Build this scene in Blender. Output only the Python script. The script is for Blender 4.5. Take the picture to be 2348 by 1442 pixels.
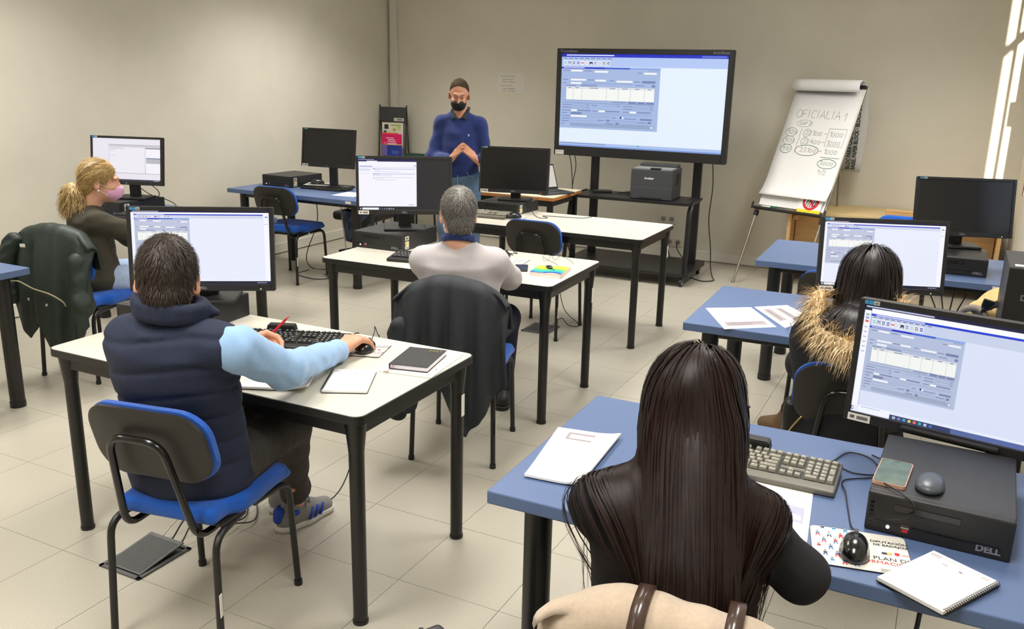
import bpy, bmesh, math, random
import numpy as np
from mathutils import Vector, Matrix, Euler
random.seed(7); RNG = np.random.default_rng(11)
for o in list(bpy.data.objects): bpy.data.objects.remove(o)
SC = bpy.context.scene; COL = SC.collection
PI = math.pi; R = math.radians

# ---------------------------------------------------------------- camera
cam = bpy.data.cameras.new('camera'); camo = bpy.data.objects.new('camera', cam); COL.objects.link(camo)
cam.sensor_width = 36.0; cam.lens = 36.0 * 2020.73 / 2348.0; cam.clip_start = .05
cam_r = Vector((0.8934321, 0.4486404, 0.02238008)); cam_u = Vector((-0.13736791, 0.22544289, 0.96452349)); cam_f = Vector((-0.42767877, 0.86481056, -0.26304671))
camo.matrix_world = Matrix(((cam_r.x, cam_u.x, -cam_f.x, 0), (cam_r.y, cam_u.y, -cam_f.y, 0), (cam_r.z, cam_u.z, -cam_f.z, 1.742424), (0, 0, 0, 1)))
SC.camera = camo
# ---------------------------------------------------------------- view, sky, sun, ceiling lamps
SC.view_settings.view_transform = 'Standard'; SC.view_settings.look = 'None'
SC.view_settings.gamma = 1.0; SC.view_settings.use_curve_mapping = False
SC.view_settings.exposure = 0.12
wd = bpy.data.worlds.new('world'); SC.world = wd; wd.use_nodes = True
_n = wd.node_tree.nodes; _bg = _n['Background']
_bg.inputs[0].default_value = (.78, .88, 1.0, 1); _bg.inputs[1].default_value = 1.2
sun = bpy.data.lights.new('sun', 'SUN'); sun.energy = 14.0; sun.angle = R(.6); sun.color = (1, .93, .8)
suno = bpy.data.objects.new('sun', sun); COL.objects.link(suno)
suno.rotation_euler = Vector((-.085, 1, -.10)).to_track_quat('-Z', 'Y').to_euler()
CEIL = 2.95
LAMPS = [(-4.6, 1.0, 28), (-4.6, 3.6, 30), (-4.6, 6.4, 32), (-2.2, 1.0, 27), (-2.2, 3.6, 30), (-2.2, 6.4, 30), (-.3, 1.0, 23), (-.3, 3.6, 28), (-.3, 6.6, 26), (-2.2, -1.2, 22), (-4.6, -1.2, 19)]
for (x, y, e) in LAMPS:
    L = bpy.data.lights.new('lamp_light', 'AREA'); L.shape = 'RECTANGLE'; L.size = .55; L.size_y = 1.15; L.energy = e; L.spread = R(125); L.color = (1, .975, .935)
    o = bpy.data.objects.new('lamp_light', L); COL.objects.link(o); o.location = (x, y, CEIL - .07)

# ---------------------------------------------------------------- materials
MATS = {}
def lin(c): return tuple((v / 12.92 if v <= .04045 else ((v + .055) / 1.055) ** 2.4) for v in c)
def rgb(r, g, b): return lin((r / 255, g / 255, b / 255))
def M(name, col, rough=.5, metal=0., var=0., vs=40., bump=0., bs=200., spec=.5, coat=0., sheen=0., emit=0., sss=0., trans=0., stretch=None, alpha=1., detail=4.):
    if name in MATS: return MATS[name]
    m = bpy.data.materials.new(name); m.use_nodes = True; nt = m.node_tree; b = nt.nodes['Principled BSDF']
    b.inputs['Base Color'].default_value = (*col, 1); b.inputs['Roughness'].default_value = rough; b.inputs['Metallic'].default_value = metal
    b.inputs['Specular IOR Level'].default_value = spec; b.inputs['Coat Weight'].default_value = coat; b.inputs['Sheen Weight'].default_value = sheen
    if sss: b.inputs['Subsurface Weight'].default_value = sss; b.inputs['Subsurface Radius'].default_value = (.012, .005, .003)
    if trans: b.inputs['Transmission Weight'].default_value = trans
    if alpha < 1: b.inputs['Alpha'].default_value = alpha
    if emit: b.inputs['Emission Color'].default_value = (*col, 1); b.inputs['Emission Strength'].default_value = emit
    tc = None
    if var or bump:
        tc = nt.nodes.new('ShaderNodeTexCoord'); src = tc.outputs['Object']
        if stretch:
            mp = nt.nodes.new('ShaderNodeMapping'); mp.inputs['Scale'].default_value = stretch; nt.links.new(src, mp.inputs[0]); src = mp.outputs[0]
    if var:
        n = nt.nodes.new('ShaderNodeTexNoise'); n.inputs['Scale'].default_value = vs; n.inputs['Detail'].default_value = detail; nt.links.new(src, n.inputs['Vector'])
        r = nt.nodes.new('ShaderNodeValToRGB'); r.color_ramp.elements[0].position = .3; r.color_ramp.elements[1].position = .7
        r.color_ramp.elements[0].color = (*[max(0, c * (1 - var)) for c in col], 1); r.color_ramp.elements[1].color = (*[min(1, c * (1 + var)) for c in col], 1)
        nt.links.new(n.outputs['Fac'], r.inputs[0]); nt.links.new(r.outputs[0], b.inputs['Base Color'])
    if bump:
        n = nt.nodes.new('ShaderNodeTexNoise'); n.inputs['Scale'].default_value = bs; n.inputs['Detail'].default_value = 3; nt.links.new(src, n.inputs['Vector'])
        bp = nt.nodes.new('ShaderNodeBump'); bp.inputs['Strength'].default_value = bump; bp.inputs['Distance'].default_value = .01
        nt.links.new(n.outputs['Fac'], bp.inputs['Height']); nt.links.new(bp.outputs[0], b.inputs['Normal'])
    MATS[name] = m; return m
def attr_mat(name, emit):
    m = bpy.data.materials.new(name); m.use_nodes = True; nt = m.node_tree; b = nt.nodes['Principled BSDF']
    a = nt.nodes.new('ShaderNodeVertexColor'); a.layer_name = 'Col'
    nt.links.new(a.outputs[0], b.inputs['Base Color'])
    if emit:
        nt.links.new(a.outputs[0], b.inputs['Emission Color']); b.inputs['Emission Strength'].default_value = emit
        nt.nodes.new('ShaderNodeRGB'); mx = nt.nodes.new('ShaderNodeMix'); mx.data_type = 'RGBA'; mx.inputs[0].default_value = .95
        nt.links.new(a.outputs[0], mx.inputs[6]); mx.inputs[7].default_value = (.01, .01, .012, 1); nt.links.new(mx.outputs[2], b.inputs['Base Color']); b.inputs['Roughness'].default_value = .35
    else: b.inputs['Roughness'].default_value = .7
    MATS[name] = m; return m
M_SCREEN = attr_mat('screen_glow', .92); M_PRINT = attr_mat('printed_ink', 0)

M_WALL = M('wall_paint', rgb(213, 207, 191), .85, var=.03, vs=3, bump=.04, bs=120)
M_CEIL = M('ceiling_paint', rgb(225, 222, 212), .9, var=.02, vs=3)
M_TILE = M('terrazzo_floor', rgb(172, 166, 151), .32, var=.10, vs=220, spec=.4, detail=6)
M_JOINT = M('floor_joint', rgb(104, 97, 86), .8, var=.1)
M_BASE = M('baseboard_white', rgb(214, 210, 198), .5, var=.02)
M_BLACKMETAL = M('black_metal', rgb(22, 21, 21), .38, var=.1, spec=.5)
M_BLACKGLOSS = M('black_gloss', rgb(16, 15, 15), .18, var=.05)
M_BLACKPL = M('black_plastic', rgb(27, 26, 26), .48, var=.12, bump=.05, bs=900)
M_SHELL = M('chair_shell', rgb(36, 33, 29), .5, var=.1, bump=.08, bs=700)
M_GREYPL = M('grey_plastic', rgb(58, 60, 62), .5, var=.08)
M_SIDEGREY = M('case_grey', rgb(44, 43, 43), .45, metal=.2, var=.08)
M_WHITETOP = M('white_laminate', rgb(199, 194, 180), .38, var=.015, vs=60)
M_EDGE = M('edge_black', rgb(18, 18, 18), .45, var=.1)
M_BLUETOP = M('blue_laminate', rgb(84, 104, 142), .42, var=.05, vs=400)
M_BLUEFAB = M('blue_fabric', rgb(8, 82, 178), .95, var=.18, vs=500, bump=.25, bs=900, sheen=.2)
M_WHITE = M('paper_white', rgb(238, 236, 234), .75, var=.01)
M_SCREENOFF = M('screen_off', rgb(22, 22, 24), .25, var=.05, spec=.5)
M_STICKER = M('sticker_white', rgb(225, 222, 212), .5, var=.02)
M_CABLE = M('cable_black', rgb(20, 20, 20), .5, var=.1)
M_CABLEW = M('cable_beige', rgb(190, 182, 160), .5, var=.05)
M_CHROME = M('chrome', rgb(190, 190, 190), .2, metal=1., var=.03)
M_ALU = M('aluminium', rgb(160, 154, 140), .35, metal=.8, var=.05)
M_WOOD = M('beech_wood', rgb(205, 166, 112), .5, var=.12, vs=6, stretch=(1, 1, 8))

# ---------------------------------------------------------------- object helpers
def link(o, parent=None):
    COL.objects.link(o)
    if parent: o.parent = parent
    return o
def tag(o, label, cat, group=None, kind=None):
    o['label'] = label; o['category'] = cat
    if group: o['group'] = group
    if kind: o['kind'] = kind
    return o
def thing(name, label, cat, loc=(0, 0, 0), rz=0., group=None):
    o = bpy.data.objects.new(name, None); o.empty_display_size = .1; COL.objects.link(o)
    o.location = loc; o.rotation_euler = (0, 0, rz); return tag(o, label, cat, group)
def fin(name, bm, mat, parent=None, smooth=False, loc=(0, 0, 0), rot=(0, 0, 0), flat_angle=None):
    me = bpy.data.meshes.new(name); bm.normal_update(); bm.to_mesh(me); bm.free()
    for mm in (mat if isinstance(mat, (list, tuple)) else [mat]): me.materials.append(mm)
    if smooth:
        for p in me.polygons: p.use_smooth = True
        if flat_angle: me.set_sharp_from_angle(angle=R(flat_angle))
    o = bpy.data.objects.new(name, me); o.location = loc; o.rotation_euler = rot; link(o, parent); return o
def inst(name, me, parent=None, loc=(0, 0, 0), rot=(0, 0, 0), scale=(1, 1, 1)):
    o = bpy.data.objects.new(name, me); o.location = loc; o.rotation_euler = rot; o.scale = scale; return link(o, parent)
def struct(o): o['kind'] = 'structure'; return o
def copy_tree(o, parent=None):
    c = o.copy(); COL.objects.link(c); c.parent = parent
    for ch in list(o.children): copy_tree(ch, c)
    return c
B = bmesh.new
def box(bm, c, s, bev=0., seg=2, rot=None):
    m = Matrix.Translation(c) @ (Euler(rot).to_matrix().to_4x4() if rot else Matrix()) @ Matrix.Diagonal((*s, 1))
    g = bmesh.ops.create_cube(bm, size=1, matrix=m)
    if bev:
        ed = list({e for v in g['verts'] for e in v.link_edges})
        bmesh.ops.bevel(bm, geom=ed, offset=bev, segments=seg, affect='EDGES', profile=.5)
    return bm
def cyl(bm, a, b, r1, r2=None, n=16, caps=True):
    a = Vector(a); b = Vector(b); d = b - a; r2 = r1 if r2 is None else r2
    q = d.to_track_quat('Z', 'Y').to_matrix().to_4x4()
    bmesh.ops.create_cone(bm, cap_ends=caps, cap_tris=False, segments=n, radius1=r1, radius2=r2, depth=d.length, matrix=Matrix.Translation((a + b) / 2) @ q)
    return bm
def smooth_path(pts, n=6):
    P = [Vector(p) for p in pts]; P = [2 * P[0] - P[1]] + P + [2 * P[-1] - P[-2]]; out = []
    for i in range(1, len(P) - 2):
        for k in range(n):
            t = k / n; a, b, c, d = P[i - 1:i + 3]
            out.append(.5 * ((2 * b) + (-a + c) * t + (2 * a - 5 * b + 4 * c - d) * t * t + (-a + 3 * b - 3 * c + d) * t ** 3))
    out.append(P[-2]); return out
def fillet(pts, r, n=5):
    P = [Vector(p) for p in pts]; out = [P[0]]
    for i in range(1, len(P) - 1):
        a, b, c = P[i - 1:i + 2]; u = (a - b); v = (c - b); rr = min(r, u.length * .49, v.length * .49); u.normalize(); v.normalize()
        p, q = b + u * rr, b + v * rr
        for k in range(n + 1):
            t = k / n; out.append((1 - t) ** 2 * p + 2 * t * (1 - t) * b + t * t * q)
    out.append(P[-1]); return out
def tube(bm, pts, r, n=8, cap=True, flat=1.):
    P = [Vector(p) for p in pts]; rs = r if isinstance(r, (list, tuple)) else [r] * len(P); rings = []; N = None
    for i, p in enumerate(P):
        t = (P[min(i + 1, len(P) - 1)] - P[max(i - 1, 0)])
        if t.length < 1e-9: t = Vector((0, 0, 1))
        t.normalize()
        if N is None:
            N = t.orthogonal().normalized()
        else:
            N = (N - t * N.dot(t)); N = N.normalized() if N.length > 1e-6 else t.orthogonal().normalized()
        Bn = t.cross(N)
        rings.append([bm.verts.new(p + (N * math.cos(2 * PI * k / n) + Bn * math.sin(2 * PI * k / n) * flat) * rs[i]) for k in range(n)])
    for i in range(len(rings) - 1):
        for k in range(n): bm.faces.new((rings[i][k], rings[i][(k + 1) % n], rings[i + 1][(k + 1) % n], rings[i + 1][k]))
    if cap:
        bm.faces.new(rings[0][::-1]); bm.faces.new(rings[-1])
    return bm
def prism(bm, pts2, z0, z1, mtx=None):
    mtx = mtx or Matrix()
    a = [bm.verts.new(mtx @ Vector((x, y, z0))) for x, y in pts2]; b = [bm.verts.new(mtx @ Vector((x, y, z1))) for x, y in pts2]; n = len(a)
    bm.faces.new(a[::-1]); bm.faces.new(b)
    for i in range(n): bm.faces.new((a[i], a[(i + 1) % n], b[(i + 1) % n], b[i]))
    return bm
def rrect(w, h, r, n=4, cx=0, cy=0):
    out = []
    for (sx, sy, a0) in ((1, 1, 0), (-1, 1, 90), (-1, -1, 180), (1, -1, 270)):
        for k in range(n + 1):
            a = R(a0 + 90 * k / n); out.append((cx + sx * (w / 2 - r) + r * math.cos(a), cy + sy * (h / 2 - r) + r * math.sin(a)))
    return out
def quads(name, rects, mat, parent, mtx=None, dz=.0002, loc=(0, 0, 0), rot=(0, 0, 0)):
    """flat print: rects (x0,y0,x1,y1,(r,g,b)) or polygons ([pts],(rgb)) in the local xy plane, layered by a hair"""
    bm = B(); cl = bm.loops.layers.color.new('Col'); mtx = mtx or Matrix()
    for i, q in enumerate(rects):
        if len(q) == 5: x0, y0, x1, y1, c = q; pts = [(x0, y0), (x1, y0), (x1, y1), (x0, y1)]
        else: pts, c = q
        vs = [bm.verts.new(mtx @ Vector((x, y, dz * (1 + .15 * i)))) for x, y in pts]; f = bm.faces.new(vs)
        for l in f.loops: l[cl] = (*[v for v in c], 1)
    return fin(name, bm, mat, parent, loc=loc, rot=rot)
def C(r, g, b): return (r / 255, g / 255, b / 255)   # byte colour layers are read as sRGB
_font = {}
def text_mesh(s, size, align='LEFT', bold=0., extr=0., shear=0., space=1.):
    k = (s, size, align, bold, extr, shear, space)
    if k in _font: return _font[k]
    c = bpy.data.curves.new('lettering', 'FONT'); c.body = s; c.size = size; c.align_x = align; c.offset = bold; c.extrude = extr; c.shear = shear; c.resolution_u = 2; c.space_character = space
    o = bpy.data.objects.new('lettering', c); COL.objects.link(o); dg = bpy.context.evaluated_depsgraph_get(); dg.update()
    me = bpy.data.meshes.new_from_object(o.evaluated_get(dg)); bpy.data.objects.remove(o); bpy.data.curves.remove(c); _font[k] = me; return me
def text(s, size, mat, parent, loc, rot=(0, 0, 0), align='LEFT', bold=0., name='lettering', shear=0., scale=(1, 1, 1), space=1.):
    me = text_mesh(s, size, align, bold, 0, shear, space).copy(); me.materials.clear(); me.materials.append(mat)
    return inst(name, me, parent, loc, rot, scale)
M_INKB = M('ink_black', rgb(20, 20, 22), .7); M_INKR = M('ink_red', rgb(205, 30, 35), .7); M_INKG = M('ink_green', rgb(20, 105, 75), .7); M_INKW = M('ink_white', rgb(225, 225, 225), .6); M_INKGOLD = M('ink_gold', rgb(190, 165, 80), .4, metal=.5); M_INKGREY = M('ink_grey', rgb(120, 120, 130), .7)

# ---------------------------------------------------------------- implicit surfaces -> one continuous mesh (surface nets)
def smin(a, b, k):
    h = np.clip(.5 + .5 * (b - a) / k, 0, 1); return b + (a - b) * h - k * h * (1 - h)
class F:
    def __init__(s, k=.02): s.o = []; s.k = k; s.lo = np.full(3, 9e9); s.hi = -s.lo; s.R = np.eye(3); s.t = np.zeros(3); s.disp = None
    def frame(s, t=(0, 0, 0), rot=(0, 0, 0)): s.t = np.array(t, float); s.R = np.array(Euler(rot, 'XYZ').to_matrix()); return s
    def w(s, p): return s.R @ np.array(p, float) + s.t
    def _b(s, p, r): s.lo = np.minimum(s.lo, p - r); s.hi = np.maximum(s.hi, p + r)
    def cap(s, a, b, ra, rb=None, k=None, sub=False):
        rb = ra if rb is None else rb; a = s.w(a); b = s.w(b)
        if not sub: s._b(a, ra); s._b(b, rb)
        s.o.append(('c', a, b, ra, rb, k, sub)); return s
    def chain(s, pts, rs, k=None):
        for i in range(len(pts) - 1): s.cap(pts[i], pts[i + 1], rs[i], rs[i + 1], k)
        return s
    def ell(s, c, r, rot=(0, 0, 0), k=None, sub=False):
        Q = s.R @ np.array(Euler(rot, 'XYZ').to_matrix()); c = s.w(c)
        if not sub: s._b(c, max(r))
        s.o.append(('e', c, np.array(r, float), Q, None, k, sub)); return s
    def rbox(s, c, h, r, rot=(0, 0, 0), k=None, sub=False):
        Q = s.R @ np.array(Euler(rot, 'XYZ').to_matrix()); c = s.w(c)
        if not sub: s._b(c, float(np.linalg.norm(h)) + r)
        s.o.append(('b', c, np.array(h, float), Q, r, k, sub)); return s
    def spine(s, a, b, xdir, ts, rx, ry, oy, k=None):
        a = s.w(a); b = s.w(b); x = s.R @ np.array(xdir, float); s._b(a, max(rx)); s._b(b, max(rx))
        s.o.append(('s', a, b, x, (np.array(ts), np.array(rx), np.array(ry), np.array(oy)), k, False)); return s
    def cut(s, p, n, k=.004):      # removes the half space n points into
        s.o.append(('p', s.w(p), s.R @ (np.array(n, float) / np.linalg.norm(n)), None, None, k, True)); return s
    def ev(s, X):
        D = None
        for (ty, a, b, c, d, k, sub) in s.o:
            if ty == 'c':
                ba = b - a; L = float(ba @ ba) + 1e-12; pa = X - a; t = np.clip(pa @ ba / L, 0, 1); q = np.linalg.norm(pa - t[:, None] * ba, axis=1) - (c + (d - c) * t)
            elif ty == 'e':
                l = (X - a) @ c; k0 = np.linalg.norm(l / b, axis=1); k1 = np.linalg.norm(l / (b * b), axis=1); q = k0 * (k0 - 1) / (k1 + 1e-9)
            elif ty == 'b':
                l = np.abs((X - a) @ c) - b; q = np.linalg.norm(np.maximum(l, 0), axis=1) + np.minimum(l.max(axis=1), 0) - d
            elif ty == 'p': q = -((X - a) @ b)
            else:
                ts, rx, ry, oy = d; ax = b - a; L = np.linalg.norm(ax); ax = ax / L; x = c - ax * (c @ ax); x = x / np.linalg.norm(x); y = np.cross(ax, x); pa = X - a
                t = pa @ ax / L; tc = np.clip(t, ts[0], ts[-1]); f = lambda v: np.interp(tc, ts, v)
                lx = pa @ x; ly = pa @ y - f(oy); r1 = f(rx); r2 = f(ry); k0 = np.sqrt((lx / r1) ** 2 + (ly / r2) ** 2); k1 = np.sqrt((lx / r1 ** 2) ** 2 + (ly / r2 ** 2) ** 2) + 1e-6
                q = k0 * (k0 - 1) / k1; e = np.abs(t - tc) * L; q = np.where(e > 0, np.sqrt(np.maximum(q, 0) ** 2 + e * e), q)
            kk = s.k if k is None else k
            if D is None: D = q
            elif sub: D = -smin(-D, q if ty != 'p' else q, kk)
            else: D = smin(D, q, kk)
        return D
    def mesh(s, h, pad=.02):
        lo = s.lo - pad; n = np.ceil((s.hi + pad - lo) / h).astype(int) + 1
        gx, gy, gz = [lo[i] + h * np.arange(n[i]) for i in range(3)]
        V = np.empty(n, np.float32)
        for i in range(n[0]):
            Yg, Zg = np.meshgrid(gy, gz, indexing='ij'); X = np.stack([np.full(Yg.size, gx[i]), Yg.ravel(), Zg.ravel()], 1); d = s.ev(X)
            if s.disp is not None: d = d + s.disp(X)
            V[i] = d.reshape(n[1], n[2])
        I = V < 0; c = np.stack([I[dx:n[0] - 1 + dx, dy:n[1] - 1 + dy, dz:n[2] - 1 + dz] for dx in (0, 1) for dy in (0, 1) for dz in (0, 1)]); sm = c.sum(0)
        act = (sm > 0) & (sm < 8); idx = -np.ones(act.shape, int); cells = np.argwhere(act); idx[act] = np.arange(len(cells))
        acc = np.zeros((len(cells), 3)); cnt = np.zeros(len(cells)); cr = [(a, b, d) for a in (0, 1) for b in (0, 1) for d in (0, 1)]
        for i1, p1 in enumerate(cr):
            for p2 in cr[i1 + 1:]:
                if sum(abs(p1[j] - p2[j]) for j in range(3)) != 1: continue
                v1 = V[cells[:, 0] + p1[0], cells[:, 1] + p1[1], cells[:, 2] + p1[2]]; v2 = V[cells[:, 0] + p2[0], cells[:, 1] + p2[1], cells[:, 2] + p2[2]]
                m = (v1 < 0) != (v2 < 0); t = np.where(m, v1 / np.where(m, v1 - v2, 1), 0)
                acc += m[:, None] * (np.array(p1) + t[:, None] * (np.array(p2) - np.array(p1))); cnt += m
        verts = lo + h * (cells + acc / cnt[:, None]); faces = []
        for ax in range(3):
            o1, o2 = [a for a in range(3) if a != ax]
            sl = [slice(1, -1)] * 3; sl[ax] = slice(0, None)
            A = np.take(I, range(0, n[ax] - 1), ax); Bb = np.take(I, range(1, n[ax]), ax); E = np.argwhere(A != Bb)
            if not len(E): continue
            ok = (E[:, o1] > 0) & (E[:, o2] > 0) & (E[:, o1] < n[o1] - 1) & (E[:, o2] < n[o2] - 1); E = E[ok]; fl = A[E[:, 0], E[:, 1], E[:, 2]]
            def ci(d1, d2):
                q = E.copy(); q[:, o1] -= d1; q[:, o2] -= d2; return idx[q[:, 0], q[:, 1], q[:, 2]]
            Q = np.stack([ci(1, 1), ci(0, 1), ci(0, 0), ci(1, 0)], 1)
            if ax == 1: fl = ~fl
            Q = np.where(fl[:, None], Q, Q[:, ::-1]); faces.append(Q)
        return verts, np.concatenate(faces)
def sdo(name, parts, mat, parent=None, smooth_it=1, loc=(0, 0, 0), rot=(0, 0, 0)):
    """parts: list of (F, resolution); joined into one mesh object"""
    VV = []; FF = []; o = 0
    for f, h in parts:
        v, q = f.mesh(h)
        for _ in range(smooth_it):     # one relaxing pass takes the grid out of the surface
            s = np.zeros_like(v); c = np.zeros(len(v))
            for a, b in ((0, 1), (1, 2), (2, 3), (3, 0)):
                np.add.at(s, q[:, a], v[q[:, b]]); np.add.at(s, q[:, b], v[q[:, a]]); np.add.at(c, q[:, a], 1); np.add.at(c, q[:, b], 1)
            v = .5 * v + .5 * s / np.maximum(c, 1)[:, None]
        VV.append(v); FF.append(q + o); o += len(v)
    VV = np.concatenate(VV); FF = np.concatenate(FF)
    if np.einsum("ij,ij->i", VV[FF[:, 0]], np.cross(VV[FF[:, 1]] - VV.mean(0), VV[FF[:, 2]] - VV.mean(0))).sum() * 0 + np.einsum("ij,ij->i", VV[FF[:, 0]] - VV.mean(0), np.cross(VV[FF[:, 1]] - VV.mean(0), VV[FF[:, 2]] - VV.mean(0))).sum() < 0: FF = FF[:, ::-1]
    me = bpy.data.meshes.new(name); me.from_pydata(VV.tolist(), [], FF.tolist())
    for p in me.polygons: p.use_smooth = True
    me.materials.append(mat); ob = bpy.data.objects.new(name, me); ob.location = loc; ob.rotation_euler = rot; return link(ob, parent)
def folds(amp, fr, seed, dirs=3):
    r = np.random.default_rng(seed); W = [(r.normal(size=3) * np.array(fr), r.uniform(0, 6.3)) for _ in range(dirs)]
    def f(X):
        d = 0
        for w, p in W:
            s = np.sin(X @ w + p + 1.3 * np.sin(X @ w[::-1] * .5 + p * 2)); d = d + s
        return amp * d / len(W)
    return f
def strands(name, roots, paths_fn, width, mat, parent, seed=1):
    """hair or fur: flat tapered ribbons, all in one mesh"""
    V = []; Fc = []; r = np.random.default_rng(seed)
    for i, (p, n) in enumerate(roots):
        pts, side = paths_fn(p, n, r); m = len(pts); b = len(V); w = width * r.uniform(.7, 1.3)
        for j, q in enumerate(pts):
            t = j / (m - 1); ww = w * (1 - t ** 2 * .9); V.append(q - side * ww); V.append(q + side * ww)
        for j in range(m - 1): Fc.append((b + 2 * j, b + 2 * j + 1, b + 2 * j + 3, b + 2 * j + 2))
    me = bpy.data.meshes.new(name); me.from_pydata([tuple(v) for v in V], [], Fc); me.materials.append(mat)
    for p in me.polygons: p.use_smooth = True
    o = bpy.data.objects.new(name, me); o['kind'] = 'stuff'; return link(o, parent)
def surf_samples(ob, n, seed, keep=None):
    me = ob.data; r = np.random.default_rng(seed); P = np.empty(len(me.polygons) * 3); N = P.copy(); A = np.empty(len(me.polygons))
    me.polygons.foreach_get('center', P); me.polygons.foreach_get('normal', N); me.polygons.foreach_get('area', A); P = P.reshape(-1, 3); N = N.reshape(-1, 3)
    if keep is not None: A = A * keep(P, N)
    i = r.choice(len(P), n, p=A / A.sum()); return [(P[k] + r.normal(size=3) * .002, N[k]) for k in i]
# ================================================================ the room
XL, XR, YB, YF = -5.80, .48, 8.51, -2.6
bm = B(); box(bm, ((XL + XR) / 2, (YB + YF) / 2, -.06), (XR - XL + .3, YB - YF + .3, .1)); floor = struct(fin('floor', bm, M_JOINT))
TX, TY = .4, .4317; GX, GY = -2.371, 1.885
bm = B(); box(bm, (0, 0, -.0055), (TX - .0020, TY - .0020, .011)); tile_me = fin('tile', bm, M_TILE).data; bpy.data.objects.remove(bpy.data.objects['tile'])
for i in range(-9, 8):
    for j in range(-3, 16):
        x0, x1 = max(GX + i * TX, XL), min(GX + (i + 1) * TX, XR); y0, y1 = GY + j * TY, min(GY + (j + 1) * TY, YB)
        if x1 - x0 < .02 or y1 - y0 < .02: continue
        inst('tile', tile_me, floor, ((x0 + x1) / 2, (y0 + y1) / 2, 0), scale=((x1 - x0) / TX, (y1 - y0) / TY, 1))
bm = B(); box(bm, ((XL + XR) / 2, (GY - 3 * TY + YF) / 2, -.0055), (XR - XL, GY - 3 * TY - YF - .003, .011)); fin('floor_slab', bm, M_TILE, floor)
def wall(name, c, s): bm = B(); box(bm, c, s); return struct(fin(name, bm, M_WALL))
H = CEIL
wall('wall_left', (XL - .05, (YB + YF) / 2, H / 2), (.1, YB - YF + .2, H)); wall('wall_back', ((XL + XR) / 2, YB + .05, H / 2), (XR - XL, .1, H)); wall('wall_front', ((XL + XR) / 2, YF - .05, H / 2), (XR - XL, .1, H))
bm = B(); T = .03; WY0, WY1, WZ0, WZ1 = 5.16, 7.1, .95, 2.8
for (y0, y1, z0, z1) in ((YF, WY0, 0, H), (WY1, YB, 0, H), (WY0, WY1, 0, WZ0), (WY0, WY1, WZ1, H)): box(bm, (XR + T / 2, (y0 + y1) / 2, (z0 + z1) / 2), (T, y1 - y0, z1 - z0))
struct(fin('wall_right', bm, M_WALL))
bm = B(); box(bm, ((XL + XR) / 2, (YB + YF) / 2, H + .05), (XR - XL + .2, YB - YF + .2, .1)); struct(fin('ceiling', bm, M_CEIL))
# window: red-brown frame with one sash standing ajar
M_WFR = M('window_frame_brown', rgb(70, 22, 20), .45, var=.1)
win = struct(bpy.data.objects.new('window_1', None)); link(win)
bm = B()
for (y0, y1, z0, z1) in ((WY0, WY0 + .05, WZ0, WZ1), (WY1 - .05, WY1, WZ0, WZ1), (6.14, 6.2, WZ0, WZ1), (WY0, WY1, WZ0, WZ0 + .05), (WY0, WY1, WZ1 - .05, WZ1), (WY0, WY1, 2.29, 2.35)): box(bm, (XR + T / 2, (y0 + y1) / 2, (z0 + z1) / 2), (T, y1 - y0, z1 - z0))
fin('window_frame', bm, M_WFR, win)
mg = bpy.data.materials.new('window_glass'); mg.use_nodes = True; nt = mg.node_tree; nt.nodes.remove(nt.nodes['Principled BSDF']); a = nt.nodes.new('ShaderNodeBsdfTransparent'); g = nt.nodes.new('ShaderNodeBsdfGlossy'); g.inputs['Roughness'].default_value = .02; mx = nt.nodes.new('ShaderNodeMixShader'); mx.inputs[0].default_value = .06
nt.links.new(a.outputs[0], mx.inputs[1]); nt.links.new(g.outputs[0], mx.inputs[2]); nt.links.new(mx.outputs[0], nt.nodes['Material Output'].inputs[0]); MATS['window_glass'] = mg
for (y0, y1) in ((WY0 + .05, 6.14), (6.2, WY1 - .05)):
    for (z0, z1) in ((WZ0 + .05, 2.29), (2.35, WZ1 - .05)):
        bm = B(); box(bm, (XR + T / 2, (y0 + y1) / 2, (z0 + z1) / 2), (.004, y1 - y0, z1 - z0)); fin('pane', bm, mg, win)
bm = B()
for (z0, z1) in ((1.0, 1.12), (1.55, 1.75)): box(bm, (XR - .022, 7.14, (z0 + z1) / 2), (.04, .05, z1 - z0), .004); box(bm, (XR - .03, 7.13, (z0 + z1) / 2), (.016, .09, .03), .003)
fin('hinge', bm, M_WFR, win)
def base(name, c, s): bm = B(); box(bm, c, s, .003); return struct(fin(name, bm, M_BASE))
base('baseboard_left', (XL + .008, (YB + YF) / 2, .056), (.016, YB - YF, .092)); base('baseboard_back', ((XL + XR) / 2, YB - .008, .056), (XR - XL - .04, .016, .092)); base('baseboard_right', (XR - .008, (YB + YF) / 2, .056), (.016, YB - YF - .04, .092))
base('trim_1', (XL + .075, YB - .022, H / 2), (.09, .042, H - .01))
# ceiling luminaires (the lamps that light the room)
M_LAMPW = M('lamp_diffuser', (1, .97, .92), .5, emit=3.0); M_LAMPF = M('lamp_frame', rgb(225, 225, 222), .4, var=.02)
ORD = ['first', 'second', 'third', 'fourth']
for k, (x, y, e) in enumerate(LAMPS):
    row = {-1.2: 'behind the photographer', 1.0: 'over the nearest desks', 3.6: 'over the middle desks', 6.4: 'over the rearmost desks', 6.6: 'over the rearmost desks'}[y]
    side = {-4.6: 'along the left wall', -2.2: 'along the middle aisle', -.3: 'on the window side'}[x]
    t = thing('ceiling_lamp', f'white fluorescent ceiling panel {row} {side}', 'lamp', (x, y, CEIL - .045), 0, 'ceiling panels')
    bm = B(); box(bm, (0, 0, .02), (.62, 1.24, .05), .004); fin('frame', bm, M_LAMPF, t)
    bm = B(); box(bm, (0, 0, -.008), (.55, 1.16, .004)); fin('diffuser', bm, M_LAMPW, t)

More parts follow.
